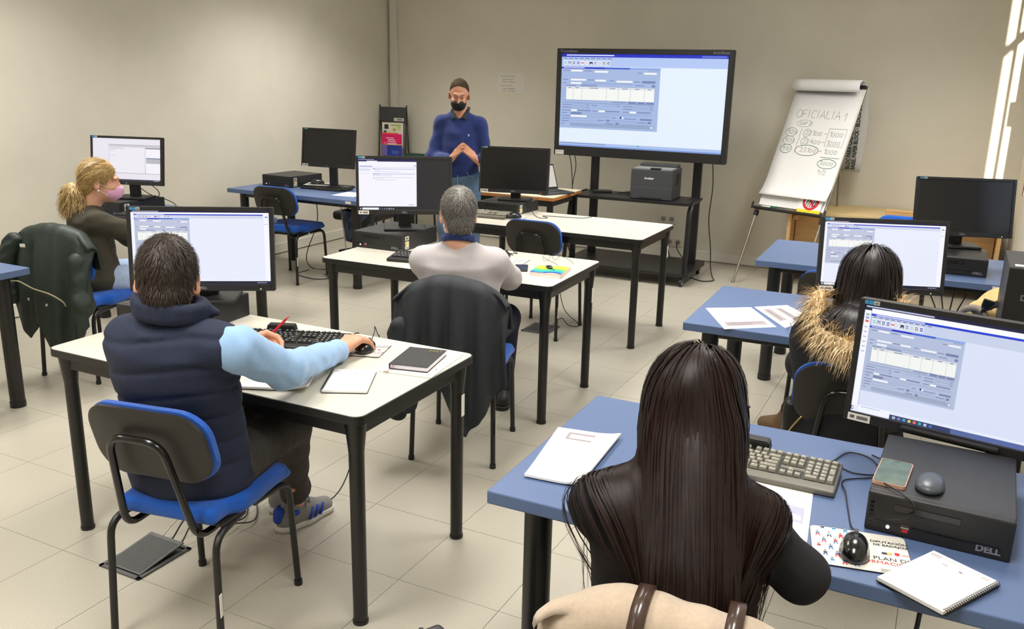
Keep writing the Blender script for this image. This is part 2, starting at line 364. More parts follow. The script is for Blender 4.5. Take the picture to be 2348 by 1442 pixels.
# ================================================================ tables
def white_table(loc, rz, label):
    t = thing('white_table', label, 'table', (loc[0], loc[1], 0), rz, 'white laminate tables'); w, d = 1.391, .728
    bm = B(); prism(bm, rrect(w, d, .035, 5, w / 2, d / 2), .712, .7385); fin('edge_band', bm, M_EDGE, t, True, flat_angle=40)
    bm = B(); prism(bm, rrect(w - .008, d - .008, .032, 5, w / 2, d / 2), .735, .74); fin('tabletop', bm, M_WHITETOP, t)
    bm = B()
    for (cx, cy, sx, sy) in ((w / 2, .045, w - .12, .025), (w / 2, d - .045, w - .12, .025), (.045, d / 2, .025, d - .12), (w - .045, d / 2, .025, d - .12)): box(bm, (cx, cy, .686), (sx, sy, .052), .003)
    fin('apron', bm, M_BLACKMETAL, t)
    for (x, y) in ((.05, .05), (w - .05, .05), (.05, d - .05), (w - .05, d - .05)):
        bm = B(); cyl(bm, (x, y, .004), (x, y, .60), .0235, .0245, 20); cyl(bm, (x, y, .60), (x, y, .712), .0245, .036, 20); cyl(bm, (x, y, 0), (x, y, .012), .026, .026, 20); lg = fin('leg', bm, M_BLACKMETAL, t, True, flat_angle=40)
        if x > 1 and y > .5:
            bm = B(); box(bm, (x + .0246, y, .55), (.002, .022, .085), .0005); fin('inventory_sticker', bm, M_STICKER, lg)
    return t
white_table((-2.881, 1.992), R(.32), 'white table with a diary and spiral notebook where the vested man sits')
white_table((-3.084, 3.816), R(1.34), 'white table with glasses and a coloured book at which the grey-haired man sits')
white_table((-3.116, 5.328), R(.17), 'white table nearest the big screen, its right half bare')
def blue_table(loc, rz, label, w=1.398, d=.778):
    t = thing('blue_table', label, 'table', (loc[0], loc[1], 0), rz, 'blue laminate desks')
    bm = B(); box(bm, (w / 2, d / 2, .722), (w, d, .036), .004); fin('tabletop', bm, M_BLUETOP, t)
    bm = B()
    for (cx, cy, sx, sy) in ((w / 2, .1, w - .17, .03), (w / 2, d - .09, w - .17, .03), (.1, d / 2, .03, d - .16), (w - .1, d / 2, .03, d - .16)): box(bm, (cx, cy, .685), (sx, sy, .04), .003)
    fin('apron', bm, M_BLACKMETAL, t)
    for (x, y) in ((.1, .1), (w - .1, .1), (.1, d - .09), (w - .1, d - .09)):
        bm = B(); cyl(bm, (x, y, 0), (x, y, .704), .0365, .0365, 24); cyl(bm, (x, y, 0), (x, y, .03), .039, .039, 24); fin('leg', bm, M_BLACKMETAL, t, True, flat_angle=40)
    return t
def desk_sticker(t, x, z=.722):
    bm = B(); box(bm, (x, -.001, z), (.055, .002, .02), .0008); s = fin('inventory_sticker', bm, M_STICKER, t); return s
b3 = blue_table((-.936, 1.773), R(.54), 'blue desk in the foreground at which the long-haired woman in black sits')
b2 = blue_table((-.951, 3.568), R(1.3), 'blue desk with two loose printed sheets, second from the camera on the right')
b1 = blue_table((-.964, 5.103), R(1.24), 'blue desk under the switched-off monitor by the flip chart')
bl = blue_table((-5.60, 5.717), R(-.8), 'blue desk against the left wall near the leaflet rack')
l2 = blue_table((-5.40, 4.05), 0, 'blue desk in front of the blonde woman', w=1.2, d=.7)
l1 = blue_table((-5.537, 2.05), 0, 'blue desk cut off by the left edge of the picture')
desk_sticker(bl, 1.30); desk_sticker(b1, 1.245)
# teacher's table
t = thing('teacher_table', 'cream table with wooden edge behind the standing man', 'table', (-4.5, 6.80, 0), R(1)); w, d = 1.49, .66
M_CREAM = M('cream_laminate', rgb(222, 212, 186), .4, var=.02); M_EDGEW = M('edge_wood', rgb(190, 120, 60), .5, var=.1)
bm = B(); box(bm, (w / 2, d / 2, .7375), (w, d, .005)); fin('tabletop', bm, M_CREAM, t)
bm = B(); box(bm, (w / 2, d / 2, .722), (w, d, .026), .002); fin('edge_band', bm, M_EDGEW, t)
bm = B(); box(bm, (w / 2, .05, .68), (w - .1, .025, .05)); box(bm, (w / 2, d - .05, .68), (w - .1, .025, .05)); box(bm, (.05, d / 2, .68), (.025, d - .1, .05)); box(bm, (w - .05, d / 2, .68), (.025, d - .1, .05)); fin('apron', bm, M_BLACKMETAL, t)
for (x, y) in ((.05, .05), (w - .05, .05), (.05, d - .05), (w - .05, d - .05)): bm = B(); box(bm, (x, y, .354), (.045, .045, .708), .004); fin('leg', bm, M_BLACKMETAL, t)
# beech desk by the back wall
t = thing('wooden_desk', 'pale beech panel desk standing behind the flip chart', 'desk', (-1.25, 7.86, 0), R(0)); w, d = 1.65, .63
M_BEECH2 = M('beech_top', rgb(208, 182, 130), .45, var=.06, vs=5, stretch=(1, 8, 1))
bm = B(); box(bm, (w / 2, d / 2, .725), (w, d, .03), .002); fin('desktop', bm, M_BEECH2, t)
for x in (.018, w - .018): bm = B(); box(bm, (x, d / 2, .355), (.03, d - .03, .71), .002); fin('side_panel', bm, M_WOOD, t)
bm = B(); box(bm, (w / 2, .25, .42), (w - .08, .02, .58), .002); fin('modesty_panel', bm, M_WOOD, t)
bm = B(); box(bm, (.06, .12, .66), (.04, .1, .04)); 
fin('bracket', bm, M_WOOD, t)
t.scale = (1, 1, .9)
t = thing('wooden_case', 'small flat wooden case lying on the beech desk', 'box', (-.33, 8.0, .667), R(2))
bm = B(); box(bm, (0, 0, .02), (.3, .12, .04), .003); fin('body', bm, M_WOOD, t); bm = B(); box(bm, (0, 0, .047), (.302, .122, .012), .003); fin('lid', bm, M_WOOD, t)

# ================================================================ chairs
def make_chair(label, fab=None, shell=None):
    fab = fab or M_BLUEFAB; shell = shell or M_SHELL
    t = thing('chair', label, 'chair', (0, 0, 0), 0, 'blue upholstered stacking chairs')
    f = F(.05); f.rbox((0, -.075, .452), (.148, .09, .006), .022); f.rbox((0, .065, .452), (.18, .12, .006), .022); f.ell((0, .01, .462), (.19, .17, .022), k=.03); f.disp = lambda X: np.where(X[:, 1] > .12, (X[:, 1] - .12) ** 2 * 1.2, 0) * np.where(X[:, 2] > .45, 1, -.6)
    sdo('seat', [(f, .009)], fab, t)
    bm = B(); box(bm, (0, .01, .419), (.36, .33, .012), .004); fin('seat_pan', bm, shell, t)
    def backr(bm, y0, y1, w, h, r):
        pts = rrect(w, h, r, 7); n = len(pts)
        rings = []
        for (yy, ins) in ((y0, .012), (y0 + .004, 0), (y1 - .004, 0), (y1, .012)):
            pp = rrect(w - 2 * ins, h - 2 * ins, max(r - ins, .01), 7); rings.append([bm.verts.new((x, -.245 + yy + .55 * x * x - .28 * z, .69 + z)) for x, z in pp])
        for a, b in zip(rings, rings[1:]):
            for i in range(n): bm.faces.new((a[i], a[(i + 1) % n], b[(i + 1) % n], b[i]))
        for rg in (rings[0], rings[-1]):
            # fan-fill through the middle in two bands so that the panel keeps its curve
            mid = [bm.verts.new(((v.co.x) * .5, -.245 + (y0 if rg is rings[0] else y1) + .55 * (v.co.x * .5) ** 2 - .28 * (v.co.z - .69) * .5, .69 + (v.co.z - .69) * .5)) for v in rg]
            for i in range(n):
                q = (rg[i], rg[(i + 1) % n], mid[(i + 1) % n], mid[i]); bm.faces.new(q[::-1] if rg is rings[-1] else q)
            c = bm.verts.new((0, -.245 + (y0 if rg is rings[0] else y1), .69))
            for i in range(n):
                q = (mid[i], mid[(i + 1) % n], c); bm.faces.new(q[::-1] if rg is rings[-1] else q)
        bmesh.ops.recalc_face_normals(bm, faces=bm.faces)
    bm = B(); backr(bm, -.004, .016, .39, .235, .085); fin('backrest_shell', bm, shell, t, True, flat_angle=50)
    bm = B(); backr(bm, .017, .046, .398, .243, .09); fin('backrest_cushion', bm, fab, t, True, flat_angle=60)
    for s in (-1, 1):
        for e in (-1, 1):
            p = fillet([(s * .195, e * .225, .0), (s * .185, e * .205, .405), (s * .165, e * .03, .405)], .06)
            bm = B(); tube(bm, p, .0115, 10); cyl(bm, (s * .195, e * .225, 0), (s * .1945, e * .2245, .02), .0145, n=10); fin('leg', bm, M_BLACKMETAL, t, True, flat_angle=50)
    p = fillet([(-.125, .05, .392), (-.125, -.205, .392), (-.088, -.285, .725), (.088, -.285, .725), (.125, -.205, .392), (.125, .05, .392)], .06, 7)
    bm = B(); tube(bm, p, .0115, 10); fin('back_support', bm, M_BLACKGLOSS, t, True, flat_angle=50)
    bm = B(); tube(bm, [(-.17, .1, .40), (.17, .1, .40)], .009, 8); fin('cross_bar', bm, M_BLACKMETAL, t, True); bm = B(); tube(bm, [(-.17, -.1, .40), (.17, -.1, .40)], .009, 8); fin('cross_bar', bm, M_BLACKMETAL, t, True)
    return t
chair0 = make_chair('blue chair under the man in the navy vest'); chair0.location = (-2.015, 1.87, 0); chair0.rotation_euler.z = R(10)
bm = B(); box(bm, (.2065, -.228, .2), (.002, .018, .075), .0005, rot=(0, 0, .2)); fin('inventory_sticker', bm, M_STICKER, chair0)
def chair(x, y, deg, label, z=0):
    c = copy_tree(chair0); c.location = (x, y, z); c.rotation_euler.z = R(deg); c['label'] = label; return c
chair(-1.955, 3.46, 15, 'blue chair under the grey-haired man, dark jacket over its back')
chair(-2.47, 5.49, 1, 'empty blue chair tucked under the white table nearest the big screen')
chair(-5.0, 5.83, 5, 'empty blue chair at the desk against the left wall')
chair(-4.39, 3.37, 8, 'blue chair under the blonde woman, green parka over its back')
chair(-.235, 3.31, 6, 'blue chair under the woman with the fur-trimmed hood')
chair(-.37, 1.55, 8, 'blue chair under the long-haired woman, beige coat over its back')
chair(-.44, 4.86, -4, 'blue chair at the desk with the switched-off monitor by the flip chart')
chair(-.28, 6.72, 180, 'blue chair facing the camera, in front of the beech desk')
M_GREENSH = M('green_shell', rgb(26, 62, 44), .5, var=.1)
gch = make_chair('dark green chair by the leaflet rack, mostly hidden', M('green_fabric', rgb(24, 58, 40), .9, var=.15, vs=300), M_GREENSH); gch.location = (-5.08, 7.78, .0); gch.scale = (1, 1, 1.12); gch.rotation_euler.z = R(186); gch['group'] = 'green chairs'
# ================================================================ screen pictures (flat images, y counted downwards 0..1)
W_ = C(236, 238, 250)
def flip(rs): return [(a, 1 - d, c, 1 - b, k) if True else 0 for (a, b, c, d, k) in rs]
def app_window(x0, y0, x1, y1, body, field, ink, seed=3):
    """the accounting form: title bar, fields, table, more fields"""
    r = random.Random(seed); o = []; W, Hh = x1 - x0, y1 - y0
    def q(a, b, c, d, k): o.append((x0 + a * W, y0 + b * Hh, x0 + c * W, y0 + d * Hh, k))
    q(0, 0, 1, 1, body); q(0, 0, .45, .028, C(18, 40, 190)); q(.45, 0, .7, .028, C(60, 95, 205)); q(.7, 0, 1, .028, C(135, 165, 225)); q(.02, .009, .24, .019, C(220, 225, 245))
    for k in range(3): q(.885 + k * .035, .03, .912 + k * .035, .05, C(150, 160, 195))
    def lab(a, b, w): q(a, b, a + w, b + .012, ink)
    def fld(a, b, w, h=.032, k=None): q(a - .002, b - .003, a + w + .002, b + h + .003, ink); q(a, b, a + w, b + h, k or field)
    lab(.02, .055, .065); fld(.1, .045, .12); lab(.24, .055, .08); fld(.345, .055, .14); lab(.78, .075, .04); fld(.84, .07, .125)
    lab(.02, .2, .05); fld(.1, .19, .16); lab(.275, .2, .07); fld(.355, .195, .11); lab(.5, .205, .045); fld(.57, .205, .165); lab(.745, .215, .065); fld(.83, .205, .125, k=ink)
    lab(.02, .255, .035); fld(.1, .245, .115); fld(.22, .255, .51, .012, body); lab(.055, .295, .105); q(.21, .285, .375, .305, C(60, 75, 130)); q(.214, .289, .371, .301, body); lab(.22, .294, .14); lab(.76, .27, .09); fld(.925, .265, .03, k=ink)
    q(.055, .315, .955, .535, ink); q(.057, .318, .953, .532, C(240, 242, 238)); q(.057, .318, .953, .352, C(222, 226, 228))
    for a in (.13, .22, .475, .595, .715, .855): q(a, .318, a + .0025, .532, C(150, 160, 185))
    for k in range(6): q(.057, .352 + .03 * k, .953, .3535 + .03 * k, C(190, 198, 210))
    for a, w in ((.08, .03), (.15, .04), (.3, .09), (.505, .06), (.63, .06), (.76, .045), (.885, .035)): lab(a, .331, w)
    for k in range(5): q(.02, .35 + .035 * k, .05, .353 + .035 * k, ink)
    q(.02, .54, .5, .543, ink); lab(.53, .548, .15); 
    for a, w in ((.7, .08), (.79, .075), (.875, .08)): q(a, .54, a + w, .572, ink)
    q(.02, .578, .955, .582, C(60, 80, 130))
    y = .6
    for (la, w1, fa, fw, kk) in ((.02, .1, .135, .17, body), (.33, .06, .455, .165, body), (.65, .1, .77, .18, body)):
        for k in range(2 if la != .33 else 1): lab(la, y + .01 + k * .042, w1); fld(fa, y + k * .042, fw, .026, kk); q(fa + fw - .03, y + .008 + k * .042, fa + fw - .008, y + .018 + k * .042, ink)
    y = .69
    for (la, w1, fa) in ((.02, .09, .115), (.34, .05, .405), (.65, .06, .72)): lab(la, y + .012, w1); fld(fa, y, .065); q(fa + .07, y + .006, fa + .21, y + .024, ink)
    lab(.02, .745, .055); fld(.115, .738, .11, .03, ink); fld(.235, .742, .7, .018, body); lab(.02, .795, .085); fld(.115, .782, .17, .034); fld(.29, .79, .22, .014, body); lab(.54, .8, .045); q(.625, .785, .642, .815, C(15, 30, 130)); q(.642, .788, .66, .815, field); lab(.67, .81, .12); fld(.83, .805, .115, .022, ink)
    lab(.02, .838, .085); q(.115, .83, .38, .833, ink); lab(.395, .85, .075); fld(.49, .842, .028, .026, ink); fld(.525, .848, .26, .014, body); lab(.8, .86, .09); fld(.905, .85, .03, .03, ink)
    lab(.02, .88, .075); q(.115, .872, .43, .875, ink); lab(.48, .895, .08); fld(.585, .886, .028, .026, ink); fld(.62, .895, .28, .014, body)
    lab(.02, .925, .03); fld(.115, .917, .84, .045, body); q(.115, .917, .955, .962, tuple(v * .9 for v in body)); q(.935, .925, .952, .955, field)
    return o
def toolbar(x0, y0, x1, h, asp=1.):
    o = []; cols = [C(120, 190, 180), C(90, 105, 160), C(80, 95, 140), C(50, 80, 170), C(235, 120, 120), C(200, 205, 215), C(20, 25, 60), C(120, 130, 180), C(150, 200, 190), C(150, 110, 60), C(40, 70, 160)]
    w = (x1 - x0) / len(cols)
    for k, c in enumerate(cols):
        a = x0 + k * w; o.append((a + w * .08, y0, a + w * .92, y0 + h, C(230, 235, 248)))
        if k == 6: o += [(a + w * .15, y0 + h * .25, a + w * .85, y0 + h * .55, c), (a + w * .15, y0 + h * .5, a + w * .38, y0 + h * .8, c), (a + w * .62, y0 + h * .5, a + w * .85, y0 + h * .8, c)]
        elif k == 1: o += [(a + w * .2, y0 + h * .15, a + w * .8, y0 + h * .85, c), (a + w * .32, y0 + h * .5, a + w * .68, y0 + h * .85, C(220, 225, 240)), (a + w * .35, y0 + h * .15, a + w * .65, y0 + h * .35, C(200, 205, 230))]
        elif k == 4: o += [(a + w * .15, y0 + h * .35, a + w * .85, y0 + h * .65, c)]
        else: o += [(a + w * .25, y0 + h * .2, a + w * .75, y0 + h * .8, c), (a + w * .42, y0 + h * .32, a + w * .58, y0 + h * .7, C(235, 240, 250))]
    return o
def ui_app(bg, body, field, ink, split=.62, btm=.76, task=True, side=False, rightcol=False):
    o = [(0, 0, 1, 1, bg), (0, 0, 1, .035, C(20, 38, 185)), (.03, .01, .33, .022, C(215, 222, 250)), (.85, .008, .99, .028, C(90, 110, 205)), (0, .035, 1, .135, tuple(min(1, v * 1.08) for v in body))]
    for k in range(9): o.append((.01 + .035 * k, .045, .036 + .035 * k, .055, ink))
    o += toolbar(.01, .072, .31, .05); o += app_window(0, .14, split, btm, body, field, ink)
    if task: o += [(0, .955, 1, .985, tuple(min(1, v * 1.05) for v in body)), (0, .985, 1, 1, C(120, 150, 215)), (.01, .963, .3, .97, ink), (.5, .96, .512, .972, C(60, 180, 120))]
    return flip(o)
def ui_desktop(seed=1, side=True, right=True):
    """remote session with browser frame, pale page and the form at its left"""
    bg = C(226, 230, 246); body = C(186, 192, 216); field = C(240, 240, 246); ink = C(140, 146, 180)
    o = [(0, 0, 1, 1, C(238, 240, 252)), (0, 0, 1, .022, C(14, 18, 60)), (.01, .006, .2, .014, C(200, 205, 225)), (0, .022, 1, .045, C(242, 243, 252)), (.02, .045, 1, .06, C(22, 45, 190)), (.04, .049, .24, .056, C(210, 216, 250)), (.02, .06, 1, .1, C(205, 210, 230))]
    o += [(.022, .1, .97, .94, bg)]; o += toolbar(.03, .066, .28, .03); o += app_window(.022, .1, .42, .66, body, field, ink)
    if right: o += [(.955, .045, 1, .955, C(240, 241, 252)), (.957, .045, .959, .955, C(200, 203, 220)), (.97, .07, .99, .09, C(120, 150, 220)), (.962, .12, .995, .122, C(180, 185, 220)), (.965, .17, .99, .18, C(190, 195, 220))]
    o += [(0, .955, 1, 1, C(16, 20, 44)), (.01, .966, .022, .988, C(230, 232, 245)), (.03, .96, .12, .995, C(225, 228, 240))]
    for k, c in enumerate((C(90, 95, 120), C(60, 130, 200), C(230, 190, 80), C(220, 90, 60), C(80, 160, 220), C(200, 205, 225), C(60, 120, 190))): o.append((.27 + k * .03, .966, .285 + k * .03, .988, c))
    o += [(.9, .97, .97, .985, C(120, 125, 150))]
    return flip(o)
def ui_wide():
    """the same form seen close up: large, filling the left half"""
    bg = C(214, 222, 244); body = C(176, 188, 216); field = C(232, 236, 246); ink = C(118, 130, 168)
    o = [(0, 0, 1, 1, C(226, 232, 250)), (0, 0, 1, .05, C(22, 26, 62)), (.005, .01, .34, .022, C(190, 196, 222)), (.035, .03, 1, .075, C(244, 245, 253)), (.035, .075, 1, .095, C(28, 60, 200)), (.06, .08, .3, .09, C(215, 222, 250)), (.035, .095, 1, .185, C(196, 206, 230))]
    o += [(0, .05, .035, .95, C(240, 242, 252)), (.033, .05, .0355, .95, C(150, 150, 190)), (.036, .185, 1, .93, bg)]
    for k, c in enumerate((C(150, 180, 200), C(140, 170, 210), C(230, 100, 110))): o.append((.008, .08 + k * .03, .026, .1 + k * .03, c))
    for k in range(6): o.append((.008, .2 + k * .045, .024, .208 + k * .045, C(150, 160, 200)))
    for k in range(10): o.append((.045 + .03 * k, .1, .065 + .03 * k, .109, ink))
    o += toolbar(.042, .118, .30, .055); o += app_window(.036, .185, .50, .79, body, field, ink)
    o += [(0, .95, .012, .985, C(30, 40, 80)), (.003, .955, .01, .978, C(235, 238, 250)), (.036, .93, .2, .99, C(236, 240, 252)), (.05, .94, .15, .947, C(180, 186, 215)), (.2, .955, 1, 1, C(52, 62, 102)), (.5, .955, 1, 1, C(86, 104, 160))]
    for k, c in enumerate((C(170, 178, 205), C(120, 128, 160), C(60, 160, 200), C(220, 200, 90), C(230, 110, 60), C(70, 170, 180), C(180, 190, 225), C(70, 110, 180))): o.append((.215 + k * .026, .966, .23 + k * .026, .99, c))
    return flip(o)
def ui_half():
    k = C(20, 20, 23); o = [(0, 0, 1, 1, k), (0, .0, .635, .055, C(14, 16, 70)), (.0, .01, .17, .024, C(140, 150, 190)), (.09, .04, .205, .06, W_), (0, .055, .635, .93, C(238, 236, 246)), (0, .165, .635, .168, C(140, 145, 190)), (.01, .14, .15, .155, C(130, 150, 210)), (.605, .12, .63, .145, C(150, 190, 225))]
    o += [(0, .2, .13, .216, C(185, 192, 220)), (.005, .235, .12, .241, C(190, 195, 215)), (.02, .29, .12, .296, C(200, 203, 215)), (.15, .19, .62, .207, C(188, 198, 226)), (.15, .285, .62, .302, C(188, 198, 226)), (.155, .195, .19, .203, C(110, 120, 170)), (.155, .29, .23, .298, C(110, 120, 170))]
    for (a, b, y) in ((.17, .24, .225), (.17, .46, .25), (.18, .37, .325), (.18, .6, .36), (.18, .28, .378), (.18, .41, .41)): o.append((a, y, b, y + .006, C(175, 180, 200)))
    for y in (.325, .37): o.append((.162, y - .004, .169, y + .012, C(70, 75, 120)))
    o += [(.545, .89, .605, .905, C(160, 175, 220)), (.01, .965, .022, .985, C(220, 225, 240)), (.035, .955, .215, .995, C(232, 236, 248))]
    for j, c in enumerate((C(90, 95, 110), C(90, 110, 140), C(40, 150, 220), C(210, 110, 90), C(200, 200, 170), C(120, 190, 230), C(150, 170, 210))): o.append((.225 + .024 * j, .965, .239 + .024 * j, .987, c))
    return flip(o)
def ui_notepad():
    o = [(0, 0, 1, 1, C(226, 222, 232)), (.24, .14, 1, .82, C(150, 148, 158)), (.243, .15, .997, .2, C(200, 198, 206)), (.243, .2, .775, .81, C(230, 227, 236)), (.78, .23, 1, .81, C(236, 234, 242)), (.79, .44, 1, .455, C(60, 70, 140)), (.79, .455, 1, .57, C(178, 178, 184)), (.25, .225, .46, .235, C(150, 148, 158)), (.25, .26, .34, .266, C(165, 160, 170)), (.25, .3, .33, .305, C(175, 170, 190)), (.25, .4, .36, .406, C(170, 168, 175)), (0, .96, 1, 1, C(40, 42, 60)), (.9, .97, .98, .99, C(140, 142, 160))]
    for k, c in enumerate((C(230, 232, 240), C(90, 150, 210), C(220, 180, 80), C(90, 190, 150))): o.append((.01 + k * .035, .967, .03 + k * .035, .993, c))
    return flip(o)
# ================================================================ monitors
def monitor(label, loc, yaw, tilt, w, h, ui, zb, logo=True, sticker=True, led=(.3, .9, .3), foot=(.24, .17), bez=.016, chin=.026, logotext='DELL'):
    """loc: centre of the panel; zb: surface the foot stands on"""
    x, y, z = loc; c, s = math.cos(yaw), math.sin(yaw); off = .055
    t = thing('monitor', label, 'monitor', (x - s * off, y + c * off, zb), yaw, 'desktop monitors')
    tl = Matrix.Translation((0, -off, z - zb)) @ Matrix.Rotation(-tilt, 4, 'X')
    rx = (-tilt, 0, 0)
    def part(name, bm, mat, par=t): o = fin(name, bm, mat, par); o.matrix_local = tl; return o
    bm = B(); box(bm, (0, .014, 0), (w, .028, h), .004); box(bm, (0, .034, -.01), (w * .72, .025, h * .62), .01); case = part('housing', bm, M_BLACKPL)
    bm = B(); sw, sh = w - 2 * bez, h - bez - chin; cz = (chin - bez) / 2
    for (cx, cz2, sx, sz) in ((-w / 2 + bez / 2, 0, bez, h), (w / 2 - bez / 2, 0, bez, h), (0, h / 2 - bez / 2, w - 2 * bez, bez), (0, -h / 2 + chin / 2, w - 2 * bez, chin)): box(bm, (cx, -.002, cz2), (sx, .008, sz), .0015, 1)
    bz = part('bezel', bm, M_BLACKPL)
    if ui:
        rects = [((a - .5) * sw, (b - .5) * sh + cz, (a2 - .5) * sw, (b2 - .5) * sh + cz, k) for (a, b, a2, b2, k) in ui]
        o = quads('display', rects, M_SCREEN, t, Matrix.Rotation(PI / 2, 4, 'X'), .00002)
        o.matrix_local = tl @ Matrix.Translation((0, -.0005, 0))
    else:
        bm = B(); box(bm, (0, -.0003, cz), (sw, .001, sh)); part('display', bm, M_SCREENOFF)
    if logo:
        o = text(logotext, .014, M_INKGREY, t, (0, 0, 0), align='CENTER', bold=.0006, name='logo'); o.matrix_local = tl @ Matrix.Translation((0, -.0064, -h / 2 + chin * .32)) @ Matrix.Rotation(PI / 2, 4, 'X')
    if sticker:
        o = quads('inventory_sticker', [(-w / 2 + .012, -h / 2 + .001, -w / 2 + .072, -h / 2 + .022, C(222, 218, 206)), (-w / 2 + .018, -h / 2 + .007, -w / 2 + .03, -h / 2 + .016, C(90, 88, 85)), (-w / 2 + .036, -h / 2 + .006, -w / 2 + .066, -h / 2 + .016, C(110, 108, 105))], M_PRINT, t, Matrix.Rotation(PI / 2, 4, 'X'), .0003)
        o.matrix_local = tl @ Matrix.Translation((0, -.0062, 0))
    o = quads('energy_labels', [(-w / 2 + .014, h / 2 - .014, -w / 2 + .024, h / 2 - .003, C(70, 130, 165)), (-w / 2 + .025, h / 2 - .014, -w / 2 + .036, h / 2 - .003, C(35, 140, 190)), (-w / 2 + .037, h / 2 - .014, -w / 2 + .053, h / 2 - .003, C(170, 172, 170)), (-w / 2 + .041, h / 2 - .011, -w / 2 + .049, h / 2 - .008, C(60, 60, 60))], M_PRINT, t, Matrix.Rotation(PI / 2, 4, 'X'), .0003)
    o.matrix_local = tl @ Matrix.Translation((0, -.0062, 0))
    if led:
        bm = B(); box(bm, (w / 2 - .055, -.0062, -h / 2 + .008), (.004, .001, .003)); part('power_light', bm, M('led_' + str(int(led[0] * 10)), led, .4, emit=3.))
    zt = z - zb
    bm = B(); box(bm, (0, .02, zt * .5), (.075, .03, zt), .006); box(bm, (0, 0.0, zt), (.12, .05, .1), .008); fin('neck', bm, M_BLACKPL, t)
    bm = B(); box(bm, (0, .0, .0075), (foot[0], foot[1], .015), .005); fin('foot', bm, M_BLACKPL, t)
    return t
monitor('monitor showing a form, in front of the man in the navy vest', (-2.602, 2.502, 1.053), R(32), R(6), .556, .33, ui_desktop(), .838, led=(.5, .9, .2))
monitor('half-lit monitor in front of the grey-haired man', (-2.861, 4.331, 1.102), R(33), R(5), .556, .336, ui_half(), .838, led=None)
monitor('switched-off monitor on the white table nearest the big screen', (-2.952, 5.95, 1.05), R(14), R(7), .53, .34, None, .82, led=(.9, .2, .1))
monitor('switched-off monitor at the desk against the left wall', (-4.80, 6.10, 1.10), R(4), R(7), .525, .326, None, .74, led=None, logotext='hp')
monitor('monitor with an open text window in front of the blonde woman', (-5.14, 4.32, 1.105), R(18), R(8), .535, .33, ui_notepad(), .838, led=None, logotext='hp')
monitor('large switched-off monitor on the desk by the flip chart', (.071, 5.60, 1.073), R(18), R(11), .53, .33, None, .838, sticker=False, led=(1, .7, .3))
monitor('monitor half hidden behind the dark-haired woman with the fur hood', (-.245, 4.263, .985), R(20), R(8), .556, .335, ui_desktop(), .74, led=(.5, .9, .2))
monitor('big bright monitor at the right edge, nearest the camera', (.082, 2.46, 1.003), R(-11), R(3), .546, .346, ui_wide(), .838, led=None)
# ================================================================ computers
def computer(label, loc, yaw, w=.30, d=.37, h=.097, style=0, z=.74):
    t = thing('desktop_computer', label, 'computer', (loc[0], loc[1], z), yaw, 'desktop computers')
    bm = B(); box(bm, (w / 2, d / 2 + .01, h / 2), (w, d - .02, h), .003); fin('case', bm, M_SIDEGREY, t)
    bm = B(); box(bm, (w / 2, .012, h / 2), (w, .024, h), .005); fp = fin('front_panel', bm, M_BLACKPL, t)
    bm = B(); box(bm, (w * .42, -.0005, h * .72), (w * .46, .003, .016), .001); dr = fin('disc_drive', bm, M_BLACKGLOSS, t)
    bm = B(); box(bm, (w * .58, -.002, h * .72), (.014, .002, .004)); fin('eject_button', bm, M_GREYPL, dr)
    bm = B(); box(bm, (w * .5, -.0005, h * .3), (w * .86, .002, .003)); fin('groove', bm, M_BLACKGLOSS, fp)
    bm = B(); cyl(bm, (.05, -.003, h * .2), (.05, .002, h * .2), .004, n=12); fin('power_button', bm, M('led_white_blue', (.55, .7, 1.), .4, emit=1.5), t)
    o = quads('processor_badge', [(.075, h * .12, .096, h * .34, C(60, 20, 24)), (.077, h * .24, .094, h * .32, C(170, 165, 165)), (.08, h * .15, .092, h * .22, C(190, 40, 45))], M_PRINT, t, Matrix.Rotation(PI / 2, 4, 'X'), .0006)
    text('DELL', .022, M_INKGREY, t, (w - .07, -.0012, h * .14), (PI / 2, 0, 0), bold=.001, name='logo')
    bm = B()
    for k in range(6): box(bm, (.012, -.0005, h * .2 + k * h * .11), (.008, .002, .004))
    fin('port', bm, M_BLACKGLOSS, t)
    if style: quads('stickers', [(.01, h * .62, .05, h * .86, C(222, 218, 206)), (.018, h * .67, .042, h * .8, C(110, 108, 105)), (.008, h * .1, .05, h * .56, C(215, 212, 190)), (.012, h * .36, .03, h * .54, C(225, 205, 50)), (.008, h * .3, .018, h * .44, C(225, 120, 150)), (.02, h * .14, .046, h * .2, C(140, 138, 130))], M_PRINT, t, Matrix.Translation((w + .0005, .03, 0)) @ Matrix.Rotation(PI / 2, 4, 'Z') @ Matrix.Rotation(PI / 2, 4, 'X'), .0004)
    return t
computer('black desktop computer under the monitor of the man in the navy vest', (-2.885, 2.31), R(3), .335, .385)
computer('black desktop computer under the half-lit monitor', (-3.116, 4.17), R(1), .333, .40, style=1)
computer('black desktop computer under the switched-off monitor nearest the big screen', (-3.18, 5.80), R(-2), .34, .345, .08, style=1)
computer('black desktop computer lying on the desk against the left wall', (-5.50, 6.05), R(-4), .34, .40, style=1)
computer('black desktop computer under the monitor of the blonde woman', (-5.38, 4.17), R(-2), .32, .38, style=1)
computer('black desktop computer under the large switched-off monitor by the flip chart', (-.10, 5.29), R(1), .325, .36)
computer('black desktop computer with a phone and grey mouse lying on it, nearest the camera', (-.078, 2.03), R(-2), .300, .39)
t = thing('tower_computer', 'black computer standing on its side at the right edge behind the fur-hood woman', 'computer', (.225, 3.66, .74), R(0))
bm = B(); box(bm, (.12, .2, .18), (.24, .38, .36), .004); fin('case', bm, M_SIDEGREY, t); bm = B(); box(bm, (.12, .008, .18), (.24, .02, .36), .005); fin('front_panel', bm, M_BLACKPL, t)
